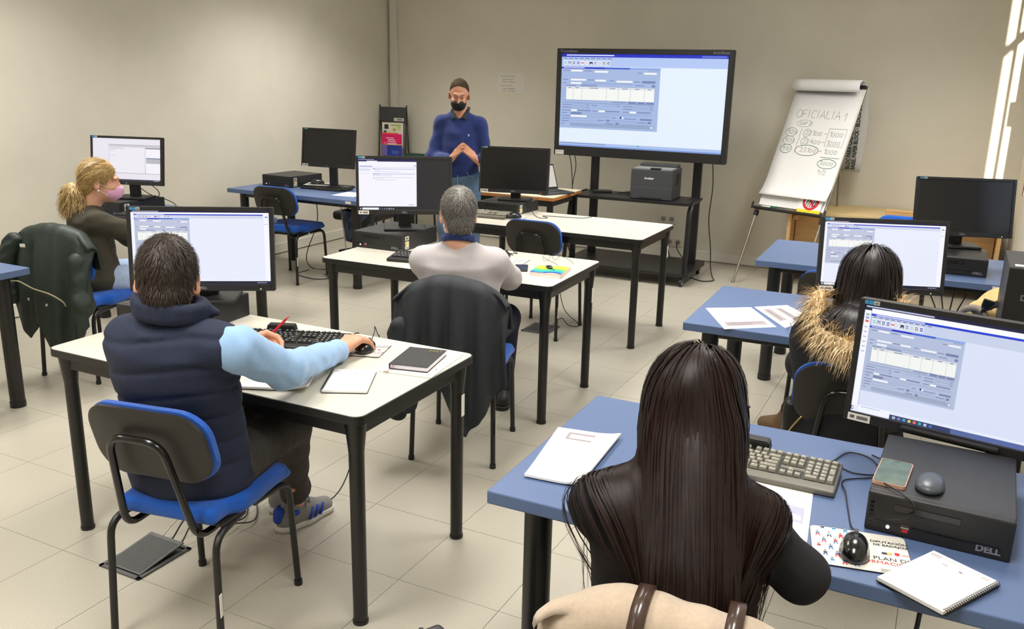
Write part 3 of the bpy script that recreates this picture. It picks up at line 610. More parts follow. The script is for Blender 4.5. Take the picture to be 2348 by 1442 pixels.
text('DELL', .03, M_INKGREY, t, (.05, -.003, .24), (PI / 2, 0, 0), bold=.001, name='logo')
quads('stickers', [(.02, .03, .05, .07, C(222, 218, 206)), (.06, .03, .1, .075, C(210, 205, 120)), (.105, .03, .14, .075, C(220, 170, 160))], M_PRINT, t, Matrix.Translation((0, 0, .3604)), .0003)
# ================================================================ keyboards
M_KBGREY = M('keyboard_grey', rgb(104, 100, 89), .45, var=.05); M_KEYG = M('key_grey', rgb(132, 128, 114), .4, var=.05); M_KBBLK = M('keyboard_black', rgb(26, 26, 25), .5, var=.1); M_KEYB = M('key_black', rgb(36, 36, 35), .45, var=.1); M_WELL = M('key_well', rgb(14, 14, 14), .6)
def key_layout():
    u = .0188; K = []
    def row(y, x0, ws, h=1.):
        x = x0
        for w in ws:
            if w > 0: K.append((x + w * u / 2, y, w * u - .0022, h * u - .0022))
            x += abs(w) * u
    X0 = -.206
    row(.062, X0, [1, -1, 1, 1, 1, 1, -.5, 1, 1, 1, 1, -.5, 1, 1, 1, 1, -.25, 1, 1, 1, -.25, 1, 1, 1, 1][:17]); row(.062, X0 + 15.25 * u, [1, 1, 1]); row(.062, X0 + 18.5 * u, [1, 1, 1, 1])
    rows = [[1] * 13 + [2], [1.5] + [1] * 12 + [1.5], [1.75] + [1] * 11 + [2.25], [1.25] + [1] * 11 + [2.75], [1.5, 1.25, 1.5, 5.75, 1.25, 1.25, 1.25, 1.25]]
    for k, r in enumerate(rows): row(.036 - k * u, X0, r)
    for k in range(2): row(.036 - k * u, X0 + 15.25 * u, [1, 1, 1])
    row(.036 - 3 * u, X0 + 16.25 * u, [1]); row(.036 - 4 * u, X0 + 15.25 * u, [1, 1, 1])
    for k in range(4): row(.036 - k * u, X0 + 18.5 * u, [1, 1, 1, 1] if k in (0,) else [1, 1, 1])
    row(.036 - 4 * u, X0 + 18.5 * u, [2, 1]); K.append((X0 + 22 * u, .036 - 1.5 * u, u - .0022, 2 * u - .0022)); K.append((X0 + 22 * u, .036 - 3.5 * u, u - .0022, 2 * u - .0022))
    return K
_key = {}
def key_mesh(mat):
    if mat.name not in _key:
        bm = B(); bmesh.ops.create_cone(bm, cap_ends=True, segments=4, radius1=.7071, radius2=.56, depth=1, matrix=Matrix.Rotation(PI / 4, 4, 'Z')); o = fin('key', bm, mat); _key[mat.name] = o.data; bpy.data.objects.remove(o)
    return _key[mat.name]
def keyboard(label, loc, yaw, body, key, single, reader=False, z=.74, leds=True, logo=None):
    t = thing('keyboard', label, 'keyboard', (loc[0], loc[1], z), yaw, 'computer keyboards'); tl = Euler((R(4.5), 0, 0)); base_ = (0, 0, .0162)
    bm = B(); box(bm, (0, 0, 0), (.452, .166, .018), .006, 3); fin('body', bm, body, t, loc=base_, rot=tl)
    bm = B()
    for (x, y, w, h) in ((-.0655, .062, .288, .021), (.1085, .062, .06, .021), (.179, .062, .079, .021), (-.0655, -.002, .288, .097), (.1085, .027, .06, .04), (.1085, -.03, .06, .041), (.179, -.002, .079, .097)): box(bm, (x + .002, y, .0086), (w, h, .002))
    fin('key_well', bm, M_WELL, t, loc=base_, rot=tl)
    km = key_mesh(key); m = Matrix.Translation(base_) @ tl.to_matrix().to_4x4()
    if single:
        for (x, y, w, h) in key_layout(): o = inst('key', km, t); o.matrix_local = m @ Matrix.Translation((x, y, .0125)) @ Matrix.Diagonal((w, h, .0085, 1))
    else:
        bm = B()
        for (x, y, w, h) in key_layout(): box(bm, (x, y, .0125), (w, h, .007), .001, 1)
        o = fin('keys', bm, key, t, loc=base_, rot=tl); o['kind'] = 'stuff'
    bm = B()
    for (x, y, w, h) in key_layout(): box(bm, (x - w * .12, y + h * .1, .0172), (min(.004, w * .4), .0035, .0006))
    o = fin('key_legends', bm, M('legend_white', rgb(200, 200, 200), .6), t, loc=base_, rot=tl); o['kind'] = 'stuff'
    if reader:
        bm = B(); bmesh.ops.create_cube(bm, size=1, matrix=m @ Matrix.Translation((-.02, .088, .018)) @ Matrix.Diagonal((.115, .035, .026, 1)))
        for v in bm.verts:
            if v.co.z > .03: v.co.x = -.02 + (v.co.x + .02) * .9
        bmesh.ops.bevel(bm, geom=bm.edges[:], offset=.003, segments=2, affect='EDGES'); rd = fin('card_reader', bm, M_BLACKPL, t)
        bm = B(); box(bm, (-.02, .093, .0455), (.085, .003, .002)); fin('card_slot', bm, M_WELL, rd)
        bm = B(); box(bm, (-.045, .071, .033), (.006, .004, .004)); box(bm, (-.03, .071, .033), (.006, .004, .004)); fin('indicator_light', bm, M('led_blue', (.25, .4, 1), .4, emit=6.), rd)
    return t
keyboard('black keyboard with card reader under the hands of the man in the navy vest', (-2.19, 2.46), R(22), M_KBBLK, M_KEYB, True, True)
keyboard('black keyboard in front of the grey-haired man', (-2.51, 4.05), R(12), M_KBBLK, M_KEYB, False)
keyboard('grey keyboard on the white table nearest the big screen', (-3.06, 5.62), R(4), M_KBGREY, M_KEYG, False)
keyboard('black keyboard on the desk against the left wall', (-4.87, 6.17), R(8), M_KBBLK, M_KEYB, False)
keyboard('grey keyboard with card reader beside the long-haired woman', (-.385, 2.235), R(0), M_KBGREY, M_KEYG, True, True)
keyboard('black keyboard mostly hidden behind the fur-hood woman', (-.26, 4.02), R(8), M_KBBLK, M_KEYB, False)
keyboard('black keyboard on the desk of the blonde woman', (-4.85, 4.17), R(3), M_KBBLK, M_KEYB, False)
# ================================================================ mouse mats, mice
def mousepad(label, loc, yaw, z=.74, w=.225, d=.185):
    t = thing('mouse_mat', label, 'mouse mat', (loc[0], loc[1], z), yaw, 'printed mouse mats')
    bm = B(); prism(bm, rrect(w, d, .012, 4), 0, .003); fin('rubber_base', bm, M_EDGE, t)
    bm = B(); prism(bm, rrect(w - .001, d - .001, .012, 4), .003, .0036); fin('cover', bm, M('mat_white', rgb(222, 218, 208), .5, var=.02), t)
    rs = []; r = random.Random(5); pal = [C(200, 40, 45), C(60, 130, 165), C(50, 50, 58), C(150, 195, 205), C(60, 100, 160)]
    for i in range(4):
        for j in range(6):
            x = -w / 2 + .016 + i * .025 + (j % 2) * .012; y = -d / 2 + .02 + j * .029; c1, c2 = r.choice(pal), r.choice(pal)
            if x > .015: continue
            rs += [(x - .002, y + .010, x + .002, y + .014, C(70, 50, 45)), (x - .002, y + .007, x + .002, y + .0105, C(225, 185, 160)), (x - .004, y - .001, x + .004, y + .007, c1), ([(x - .0035, y - .001), (x - .0055, y - .011), (x - .003, y - .011), (x, y - .001)], c2), ([(x, y - .001), (x + .003, y - .011), (x + .0055, y - .011), (x + .0035, y - .001)], c2)]
    rs += [(.045, -.005, .056, .003, C(40, 40, 70)), (.056, -.004, .066, .004, C(210, 180, 60)), (.072, -.004, .082, .008, C(205, 40, 45))]
    for k in range(4): rs.append((.035, -.072 - k * .004, .1, -.0705 - k * .004, C(165, 160, 152)))
    quads('picture', rs, M_PRINT, t, Matrix.Translation((0, 0, .0037)), .00004)
    for s, sz, m, x, y, b in (('DIPUTACIÓN', .013, M_INKB, .104, .045, .0003), ('DE BADAJOZ', .0125, M_INKB, .104, .031, .0003), ('años', .009, M_INKR, .104, -.002, .0001), ('PLAN DE', .02, M_INKB, .104, -.032, 0), ('FORMACIÓN', .0185, M_INKR, .104, -.05, 0)): text(s, sz, m, t, (x, y, .0042), align='RIGHT', bold=b)
    return t
mousepad('printed mouse mat under the right hand of the man in the navy vest', (-1.895, 2.555), R(17), w=.205, d=.165)
mousepad('printed mouse mat beside the grey-haired man', (-2.16, 4.28), R(8))
mousepad('printed mouse mat on the white table nearest the big screen', (-2.84, 5.66), R(10))
mousepad('printed mouse mat lying over the keyboard on the desk against the left wall', (-4.99, 6.20), R(20), z=.768, w=.23)
mousepad('printed mouse mat at the feet of the computer nearest the camera', (-.075, 1.917), R(11), w=.205, d=.172)
M_MOUSE = M('mouse_black', rgb(14, 14, 15), .2, var=.05, coat=.3)
def mouse(label, loc, yaw, z, mat=None, flat=1., wheel=True):
    t = thing('computer_mouse', label, 'mouse', (loc[0], loc[1], z), yaw, 'computer mice'); f = F(.012)
    f.ell((0, 0, .008), (.031, .058, .030 * flat)); f.ell((0, -.018, .010), (.031, .04, .029 * flat)); f.cut((0, 0, 0), (0, 0, -1), .002); f.cap((-.045, .02, .02), (-.04, -.03, .02), .012, sub=True, k=.01); f.cap((.045, .02, .02), (.04, -.03, .02), .012, sub=True, k=.01)
    sdo('shell', [(f, .0035)], mat or M_MOUSE, t)
    if wheel:
        bm = B(); cyl(bm, (-.004, .03, .033 * flat), (.004, .03, .033 * flat), .008, n=14); fin('scroll_wheel', bm, M_GREYPL, t, True, flat_angle=40)
        bm = B(); box(bm, (0, -.01, .0395 * flat), (.018, .005, .0008)); fin('logo', bm, M_INKGREY, t)
    return t
def cable(name, label, pts, r=.0025, mat=None, n=8, cat='cable'):
    bm = B(); tube(bm, smooth_path(pts, n), r, 6); o = fin(name, bm, mat or M_CABLE, None, True); return tag(o, label, cat)
mouse('black mouse under the right hand of the man in the navy vest', (-1.86, 2.55), R(12), .744)
mouse('black mouse at the right elbow of the grey-haired man', (-2.21, 4.34), R(-10), .744)
mouse('black mouse on the mat of the white table nearest the big screen', (-2.79, 5.64), R(-40), .744)
mouse('black mouse on the mat at the desk against the left wall', (-5.0, 6.2), R(-45), .772)
mouse('black mouse on the printed mat in the right foreground', (-.085, 1.90), R(4), .744)
mouse('flat grey mouse lying on the computer nearest the camera', (.047, 2.125), R(-4), .837, M('mouse_grey', rgb(70, 76, 84), .35, var=.05), .5, False)
# ================================================================ papers, books, phones
def sheet_poly(name, label, pts, z, marks=None, th=.0006, cat='paper', curl=0., group=None):
    """a sheet or a thin stack; pts: its four corners (left-front, right-front, right-back, left-back)"""
    p = [Vector((a, b, 0)) for a, b in pts]; c = sum(p, Vector()) / 4; t = thing(name, label, cat, (c.x, c.y, z), 0, group)
    n = 8; bm = B(); G = [[None] * (n + 1) for _ in range(n + 1)]; G2 = [[None] * (n + 1) for _ in range(n + 1)]
    for i in range(n + 1):
        for j in range(n + 1):
            u, v = i / n, j / n; q = (p[0] * (1 - u) + p[1] * u) * (1 - v) + (p[3] * (1 - u) + p[2] * u) * v - c; zz = curl * max(0, (u - .6)) ** 2 * 3 + curl * .6 * max(0, .3 - v) ** 2 * 3
            G[i][j] = bm.verts.new((q.x, q.y, zz)); G2[i][j] = bm.verts.new((q.x, q.y, zz + th))
    for i in range(n):
        for j in range(n):
            bm.faces.new((G[i][j + 1], G[i + 1][j + 1], G[i + 1][j], G[i][j])); bm.faces.new((G2[i][j], G2[i + 1][j], G2[i + 1][j + 1], G2[i][j + 1]))
    for k in range(n):
        for (A, Bq, C_, D_) in ((G[k][0], G[k + 1][0], G2[k + 1][0], G2[k][0]), (G[k + 1][n], G[k][n], G2[k][n], G2[k + 1][n]), (G[0][k + 1], G[0][k], G2[0][k], G2[0][k + 1]), (G[n][k], G[n][k + 1], G2[n][k + 1], G2[n][k])): bm.faces.new((A, Bq, C_, D_))
    fin('sheet', bm, M_WHITE, t, True, flat_angle=30)
    if marks:
        rs = []
        for (u0, v0, u1, v1, col) in marks:
            f = lambda u, v: (lambda q: (q.x, q.y))((p[0] * (1 - u) + p[1] * u) * (1 - v) + (p[3] * (1 - u) + p[2] * u) * v - c); rs.append(([f(u0, v0), f(u1, v0), f(u1, v1), f(u0, v1)], col))
        quads('print', rs, M_PRINT, t, Matrix.Translation((0, 0, th)), .00025)
    return t
GR = C(150, 140, 142); GL = C(190, 185, 190); GD = C(110, 104, 110)
def lines(u0, u1, v0, v1, n, col=GL, seed=0):
    r = random.Random(seed); return [(u0, v0 + (v1 - v0) * k / n, u1 - r.random() * (u1 - u0) * .35, v0 + (v1 - v0) * (k + .4) / n, col) for k in range(n)]
sheet_poly('paper', 'loose printed sheet on the second blue desk, the left one of two', [(-.769, 3.547), (-.584, 3.696), (-.75, 3.973), (-.927, 3.85)], .7405, lines(.15, .9, .55, .9, 6) + [(.1, .12, .9, .3, GR)] + lines(.15, .85, .15, .28, 3, GD, 2), curl=.0)
sheet_poly('paper', 'loose printed sheet on the second blue desk, the right one of two', [(-.551, 3.701), (-.461, 3.91), (-.612, 4.104), (-.739, 3.989)], .7405, [(.12, .25, .35, .85, GR), (.5, .2, .68, .85, GR), (.8, .2, .84, .8, GL), (.2, .3, .24, .8, GD), (.58, .3, .62, .8, GD)])
sheet_poly('paper_stack', 'stack of printed sheets on the left end of the foreground desk', [(-.886, 1.884), (-.735, 1.896), (-.755, 2.25), (-.94, 2.224)], .7405, [(.22, .78, .92, .93, GR), (.27, .81, .88, .89, C(225, 222, 224)), (.3, .83, .5, .87, GL)], th=.006, curl=.02)
sheet_poly('paper', 'printed sheet sticking out from under the grey keyboard', [(-.33, 1.93), (-.185, 1.90), (-.21, 2.16), (-.355, 2.16)], .7402, lines(.45, .95, .75, .93, 5) + [(.55, .3, .9, .62, C(170, 170, 190)), (.58, .35, .86, .45, C(205, 190, 200))])
sheet_poly('paper_stack', 'folded papers under the forearm of the man in the navy vest', [(-1.97, 2.01), (-1.765, 2.10), (-1.83, 2.22), (-2.02, 2.16)], .7405, lines(.1, .9, .5, .9, 3, C(190, 170, 175)), th=.007, curl=.03)
sheet_poly('paper_stack', 'white papers under the black diary', [(-1.69, 2.385), (-1.493, 2.412), (-1.53, 2.70), (-1.74, 2.69)], .7405, [(.9, .25, .93, .3, GD), (.86, .18, .9, .22, GL)], th=.005, curl=.0)
sheet_poly('paper', 'white sheet under the coloured book', [(-1.93, 3.995), (-1.735, 4.005), (-1.735, 4.30), (-1.93, 4.27)], .7405)
sheet_poly('paper', 'blank white sheet on the desk against the left wall', [(-4.60, 5.87), (-4.39, 5.89), (-4.42, 6.12), (-4.62, 6.12)], .7405)
sheet_poly('paper', 'white sheet on the table behind the standing man', [(-3.47, 6.93), (-3.25, 6.95), (-3.28, 7.22), (-3.5, 7.2)], .7405, lines(.15, .85, .3, .9, 6))
sheet_poly('paper', 'white sheet peeking out below the black keyboard of the grey-haired man', [(-2.56, 3.86), (-2.40, 3.89), (-2.42, 4.0), (-2.58, 3.98)], .7403)
# 2021 diary
t = thing('diary', 'black 2021 diary with a red ribbon on white papers', 'book', (-1.617, 2.527, .7455), R(12)); w, d = .142, .205
bm = B(); box(bm, (0, 0, .0015), (w, d, .003), .001); box(bm, (0, 0, .0195), (w, d, .003), .001); box(bm, (-w / 2 + .001, 0, .0105), (.003, d, .018), .001); fin('cover', bm, M('diary_cover', rgb(38, 37, 36), .55, var=.1, bump=.15, bs=900), t)
bm = B(); box(bm, (.001, 0, .0105), (w - .006, d - .008, .0155)); fin('pages', bm, M('page_edge', rgb(225, 220, 225), .8, var=.06, vs=300), t)
bm = B(); P_ = smooth_path([(-.055, -.1, .016), (-.058, -.112, .008), (-.066, -.128, .002), (-.076, -.138, .0005)], 4); tube(bm, P_, .004, 4, flat=.15); fin('ribbon', bm, M('ribbon_red', rgb(150, 14, 24), .6), t)
text('2021', .022, M_INKGOLD, t, (.012, .07, .0216), space=1.2)
# spiral notebooks
def notebook(label, loc, rz, w, d, side, z=.7405, writing=True):
    t = thing('spiral_notebook', label, 'notebook', (loc[0], loc[1], z), rz, 'spiral notebooks')
    bm = B(); box(bm, (0, 0, .001), (w, d, .002), .0005); fin('back_cover', bm, M_EDGE, t)
    bm = B(); box(bm, (0, 0, .006), (w - .003, d - .003, .008), .0005); fin('pages', bm, M_WHITE, t)
    rs = [(-w * .3, d * .42, w * .05, d * .435, GL)]
    if writing: rs += [(-w * .46, d * .38, -w * .3, d * .45, GL), (w * .3, d * .39, w * .42, d * .44, GL)] + [(-w * .42 + .02 * (k % 3), d * (.22 - .065 * k), w * (.38 - .1 * (k % 2)), d * (.224 - .065 * k), C(214, 212, 220)) for k in range(8)] + [(-w * .2, d * .3, -w * .12, d * .33, C(170, 170, 180)), (w * .05, d * .3, w * .1, d * .325, C(120, 120, 130))]
    quads('print', rs, M_PRINT, t, Matrix.Translation((0, 0, .0101)), .0001)
    m = int(d / .0078)
    me = None
    for k in range(m):
        y = -d / 2 + .008 + k * (d - .016) / (m - 1)
        if me is None:
            bm = B(); tube(bm, [(side * (.003 + .0055 * math.cos(a)), 0, .006 + .0068 * math.sin(a)) for a in np.linspace(0, 2 * PI, 13)], .0008, 5); o = fin('wire_coil', bm, M_BLACKGLOSS, t, True); me = o.data; o.location = (side * w / 2 - side * .004, y, 0)
        else: inst('wire_coil', me, t, (side * w / 2 - side * .004, y, 0))
    return t
notebook('open spiral notebook at the right forearm of the man in the navy vest', (-1.705, 2.243), R(27), .148, .21, -1)
notebook('white spiral notebook overhanging the front edge of the foreground desk', (.083, 1.85), R(-30), .148, .205, 1, z=.7440, writing=True)
# coloured book with keys, glasses
t = thing('textbook', 'book with yellow, green and blue wavy cover on a white sheet', 'book', (-1.825, 4.135, .7412), R(8)); w, d = .165, .215
bm = B(); box(bm, (0, 0, .011), (w - .003, d - .003, .018)); fin('pages', bm, M('page_pink', rgb(228, 205, 198), .8, var=.04), t)
bm = B(); box(bm, (0, 0, .0212), (w, d, .0012)); box(bm, (0, 0, .0012), (w, d, .0012)); box(bm, (-w / 2, 0, .011), (.0015, d, .02)); fin('cover', bm, M('cover_cream', rgb(225, 215, 170), .45, var=.03), t)
rs = []; bands = [(-.5, -.36, C(20, 50, 150)), (-.36, -.2, C(0, 150, 160)), (-.2, -.02, C(70, 195, 110)), (-.02, .22, C(190, 215, 30)), (.22, .34, C(235, 220, 60))]
for (a, b_, col) in bands:
    for k in range(8):
        x0, x1 = -w / 2 + w * k / 8, -w / 2 + w * (k + 1) / 8; f = lambda x: .018 * math.sin(x * 40) ; rs.append(([(x0, max(-d / 2, a * d + f(x0))), (x1, max(-d / 2, a * d + f(x1))), (x1, max(-d / 2, b_ * d + f(x1))), (x0, max(-d / 2, b_ * d + f(x0)))], col))
quads('cover_art', rs, M_PRINT, t, Matrix.Translation((0, 0, .0219)), .00001)
t = thing('car_keys', 'black car key lying on the coloured book', 'keys', (-1.84, 4.15, .7637), R(35)); f = F(.006); f.ell((0, 0, .006), (.018, .032, .007)); f.cut((0, 0, 0), (0, 0, -1), .001); sdo('fob', [(f, .002)], M_MOUSE, t)
bm = B(); tube(bm, [(.02 * math.cos(a) + .0, .042 + .011 * math.sin(a), .003) for a in np.linspace(0, 2 * PI, 15)], .0012, 5); fin('key_ring', bm, M_CHROME, t, True); bm = B(); box(bm, (.012, -.04, .003), (.008, .035, .002), rot=(0, 0, .3)); fin('key_blade', bm, M_CHROME, t)
t = thing('eyeglasses', 'thin-framed glasses lying on the white table behind the coloured book', 'glasses', (-1.955, 4.43, .7405), R(62)); M_GLF = M('glasses_frame', rgb(40, 36, 34), .3, metal=.6)
bm = B()
for s in (-1, 1): tube(bm, [(s * .033 + .025 * math.cos(a), 0, .022 + .019 * math.sin(a)) for a in np.linspace(0, 2 * PI, 19)], .0009, 5)
tube(bm, [(-.009, 0, .026), (0, 0, .029), (.009, 0, .026)], .0009, 5); fin('rims', bm, M_GLF, t, True)
for s in (-1, 1): bm = B(); tube(bm, smooth_path([(s * .058, 0, .028), (s * .06, -.05, .02), (s * .058, -.1, .012), (s * .05, -.135, .003)], 4), .0012, 5); fin('temple', bm, M_GLF, t, True)
for s in (-1, 1): bm = B(); bmesh.ops.create_circle(bm, cap_ends=True, segments=18, radius=1, matrix=Matrix.Translation((s * .033, 0, .022)) @ Matrix.Rotation(PI / 2, 4, 'X') @ Matrix.Diagonal((.024, .018, 1, 1))); fin('lens', bm, mg, t)
def phone(label, loc, rz, z, screen, edge):
    t = thing('smartphone', label, 'phone', (loc[0], loc[1], z), rz); bm = B(); prism(bm, rrect(.073, .15, .009, 4), 0, .008); fin('body', bm, edge, t, True, flat_angle=40)
    bm = B(); prism(bm, rrect(.069, .146, .008, 4), .008, .0084); fin('display', bm, screen, t)
    bm = B(); box(bm, (0, .066, .0085), (.012, .002, .0004)); fin('earpiece', bm, M_BLACKGLOSS, t); return t
phone('smartphone lying face up between mouse mat and coloured book', (-2.005, 4.15), R(24), .7405, M('phone_dark', rgb(52, 60, 78), .12, var=.05), M('phone_edge', rgb(60, 48, 40), .3, var=.1))
phone('smartphone in a clear case on the computer nearest the camera', (-.035, 2.148), R(-4), .837, M('phone_glass', rgb(90, 105, 95), .08, var=.25, vs=25), M('phone_case', rgb(196, 150, 130), .25, var=.1))
# red pen in the left hand
PEN_A, PEN_B = Vector((-2.152, 2.40, .765)), Vector((-2.105, 2.375, .885))
# ================================================================ cables on desks and floor
cable('mouse_cable', 'thin cable of the black mouse in the right foreground', [(-.087, 1.956, .765), (-.105, 2.02, .745), (-.12, 2.10, .744), (-.135, 2.18, .75), (-.15, 2.27, .744), (-.08, 2.33, .744), (-.03, 2.42, .744), (-.1, 2.48, .744)], .0018)
cable('phone_cable', 'charging cable looping over the front of the computer nearest the camera', [(-.05, 2.075, .844), (-.01, 2.04, .842), (.02, 2.018, .83), (.015, 2.012, .80), (-.03, 2.012, .785), (-.055, 2.012, .80), (-.06, 2.02, .815)], .0016)
cable('keyboard_cable', 'black cable coiled behind the grey keyboard', [(-.25, 2.325, .765), (-.2, 2.36, .746), (-.16, 2.46, .745), (-.10, 2.45, .744), (-.07, 2.36, .744), (-.13, 2.33, .744), (-.18, 2.36, .744)], .002)
cable('keyboard_cable', 'black keyboard cable running off the back of the vested man\'s table', [(-2.13, 2.555, .765), (-2.06, 2.62, .76), (-2.03, 2.69, .745), (-2.02, 2.73, .73), (-2.02, 2.75, .6), (-2.06, 2.76, .3), (-2.15, 2.7, .01), (-2.3, 2.5, .006)], .0025)
cable('mouse_cable', 'short black mouse cable rising behind the right hand of the vested man', [(-1.875, 2.605, .765), (-1.885, 2.64, .79), (-1.905, 2.67, .80), (-1.92, 2.71, .755), (-1.93, 2.735, .72), (-1.94, 2.745, .5)], .002)
cable('mouse_cable', 'thin mouse cable beside the grey-haired man', [(-2.205, 4.40, .765), (-2.2, 4.44, .744), (-2.23, 4.47, .744), (-2.2, 4.50, .744), (-2.24, 4.53, .744)], .002)
cable('mouse_cable', 'black cable looping on the bare half of the white table nearest the big screen', [(-2.79, 5.93, .78), (-2.74, 5.87, .745), (-2.64, 5.76, .744), (-2.6, 5.80, .744), (-2.66, 5.86, .744), (-2.5, 5.90, .744), (-2.38, 5.93, .744), (-2.34, 6.02, .744)], .0022)
def floor_box(label, loc, w, d, open_=True):
    t = thing('floor_box', label, 'floor box', (loc[0], loc[1], 0), 0, 'floor outlet boxes'); M_FB = M('floor_box_grey', rgb(88, 88, 86), .5, metal=.3, var=.1)
    bm = B()
    for (cx, cy, sx, sy) in ((0, -d / 2 + .008, w, .016), (0, d / 2 - .008, w, .016), (-w / 2 + .008, 0, .016, d), (w / 2 - .008, 0, .016, d)): box(bm, (cx, cy, .004), (sx, sy, .006), .001)
    fin('rim', bm, M_FB, t); a = R(7) if open_ else R(0)
    bm = B(); box(bm, (0, d * .44, 0), (w - .03, d * .88 - .01, .005), .001); lid = fin('lid', bm, M_FB, t, loc=(0, -d / 2 + .016, .006), rot=(a, 0, 0))
    bm = B()
    for k in range(26): box(bm, (0, .016 + k * (d * .88 - .04) / 25, .003), (w - .05, .0028, .0016))
    o = fin('lid_ribs', bm, M('floor_box_dark', rgb(70, 70, 68), .6), lid); o['kind'] = 'stuff'
    bm = B(); box(bm, (0, 0, .0015), (w - .03, d - .03, .002)); fin('well', bm, M_EDGE, t); return t
floor_box('grey floor outlet box with its ribbed lid ajar beneath the front-left chair', (-2.462, 1.995), .2, .245)
floor_box('closed grey floor outlet box under the white table of the grey-haired man', (-2.483, 5.486), .2, .235, False)
for k in range(3): cable('floor_cable', ['beige cable looping out of the open floor box', 'dark cable leaving the open floor box on its right', 'thin grey cable arching out of the open floor box'][k], [(-2.50 + .05 * k, 2.105, .02), (-2.48 + .06 * k, 2.17, .07 + .03 * k), (-2.42 + .05 * k, 2.24, .10 - .03 * k), (-2.38 + .03 * k, 2.3, .03), (-2.42 + .05 * k, 2.42, .006), (-2.6, 2.6 + .05 * k, .006)], .003, [M_CABLEW, M_CABLE, M_GREYPL][k])
cable('floor_cable', 'black cable rising from the closed floor box', [(-2.44, 5.60, .012), (-2.40, 5.66, .05), (-2.33, 5.62, .02), (-2.28, 5.66, .006), (-2.3, 5.74, .006), (-2.45, 5.8, .1), (-2.55, 5.9, .4), (-2.58, 6.0, .66)], .003)
for k, (p, mt, lb) in enumerate((([(-5.25, 6.45, .7), (-5.2, 6.42, .4), (-5.24, 6.3, .1), (-5.1, 6.2, .006), (-4.9, 6.25, .006), (-4.7, 6.35, .006)], M_CABLE, 'black cable hanging under the desk against the left wall'), ([(-4.95, 6.48, .72), (-4.96, 6.47, .5), (-4.9, 6.44, .2), (-4.85, 6.4, .006), (-4.95, 6.5, .006)], M_CABLEW, 'beige cable hanging under the desk against the left wall'), ([(-4.97, 6.0, .04), (-5.05, 5.93, .006), (-4.8, 5.86, .006), (-4.72, 5.95, .006), (-4.85, 6.05, .006)], M_CABLE, 'black cable lying in loops under the chair at the left wall'))): cable('desk_cable', lb, p, .004, mt)
for k in range(5):
    x = -.02 + .05 * k; cable('desk_cable', f'black cable hanging below the desk by the flip chart, {["first", "second", "third", "fourth", "fifth"][k]} from the left', [(x, 5.86, .7), (x - .03 + .02 * k, 5.82, .55), (x + .04 - .02 * k, 5.85, .35), (x, 5.8, .1), (x + .05, 5.7, .006)], .004)
cable('desk_cable', 'two-strand black cable hanging below the front edge of the foreground desk', [(.06, 1.82, .70), (.05, 1.80, .62), (.0, 1.83, .5), (-.05, 1.9, .3), (-.1, 2.0, .006)], .005)
cable('monitor_cable', 'black cable looping beside the monitor of the blonde woman', [(-5.2, 4.40, .95), (-5.1, 4.46, .86), (-5.0, 4.50, .83), (-4.92, 4.52, .79), (-4.9, 4.45, .748), (-4.98, 4.42, .748)], .003)
cable('monitor_cable', 'black cable hanging behind the monitor of the blonde woman', [(-5.05, 4.40, .96), (-5.0, 4.44, .90), (-5.02, 4.47, .86), (-5.06, 4.49, .845)], .003)
cable('wall_cable', 'pale cable hanging down the left wall beside the parka', [(-5.77, 4.55, .62), (-5.76, 4.5, .4), (-5.74, 4.45, .2), (-5.70, 4.4, .03), (-5.66, 4.3, .006)], .004, M_CABLEW)
# ================================================================ interactive panel on its trolley
CX, CY = -2.59, 7.69
t = thing('interactive_panel', 'large wall-size touch screen showing an accounting form', 'display', (CX, CY, 1.503), R(1)); w, h = 1.605, .952
bm = B(); box(bm, (0, .03, 0), (w, .06, h), .008); box(bm, (0, .075, -.05), (w * .6, .04, h * .6), .01); fin('housing', bm, M_BLACKPL, t)
bm = B(); bz, ch = .045, .085
for (cx, cz, sx, sz) in ((-w / 2 + bz / 2, 0, bz, h), (w / 2 - bz / 2, 0, bz, h), (0, h / 2 - bz / 2, w - 2 * bz, bz), (0, -h / 2 + ch / 2, w - 2 * bz, ch)): box(bm, (cx, -.006, cz), (sx, .014, sz), .003, 1)
fin('bezel', bm, M_BLACKPL, t)
sw, sh, cz = w - 2 * bz, h - bz - ch, (ch - bz) / 2
ui = ui_app(C(222, 234, 246), C(160, 180, 220), C(236, 240, 244), C(112, 130, 178), .615, .80)
quads('display', [((a - .5) * sw, (b - .5) * sh + cz, (a2 - .5) * sw, (b2 - .5) * sh + cz, k) for (a, b, a2, b2, k) in ui], M_SCREEN, t, Matrix.Translation((0, -.001, 0)) @ Matrix.Rotation(PI / 2, 4, 'X'), .00004)
text('Promethean', .034, M_INKGREY, t, (-w / 2 + .035, -.0138, h / 2 - .034), (PI / 2, 0, 0), bold=.0008, name='brand_lettering'); text('ActivPanel', .034, M_INKGREY, t, (w / 2 - .035, -.0138, h / 2 - .036), (PI / 2, 0, 0), align='RIGHT', name='model_lettering')
bm = B()
for k in range(6): box(bm, (w / 2 - .2 + k * .02, -.0135, -h / 2 + .03), (.007, .002, .004))
fin('button', bm, M_GREYPL, t)
quads('sticker', [(-w / 2 + .015, -h / 2 + .005, -w / 2 + .1, -h / 2 + .045, C(200, 196, 188)), (-w / 2 + .02, -h / 2 + .03, -w / 2 + .09, -h / 2 + .034, C(120, 118, 115))], M_PRINT, t, Matrix.Translation((0, -.0135, 0)) @ Matrix.Rotation(PI / 2, 4, 'X'), .0003)
M_CART = M('cart_black', rgb(26, 26, 27), .4, var=.1)
t = thing('screen_trolley', 'black wheeled trolley carrying the big screen and the printer', 'trolley', (-2.535, 7.62, 0), R(1))
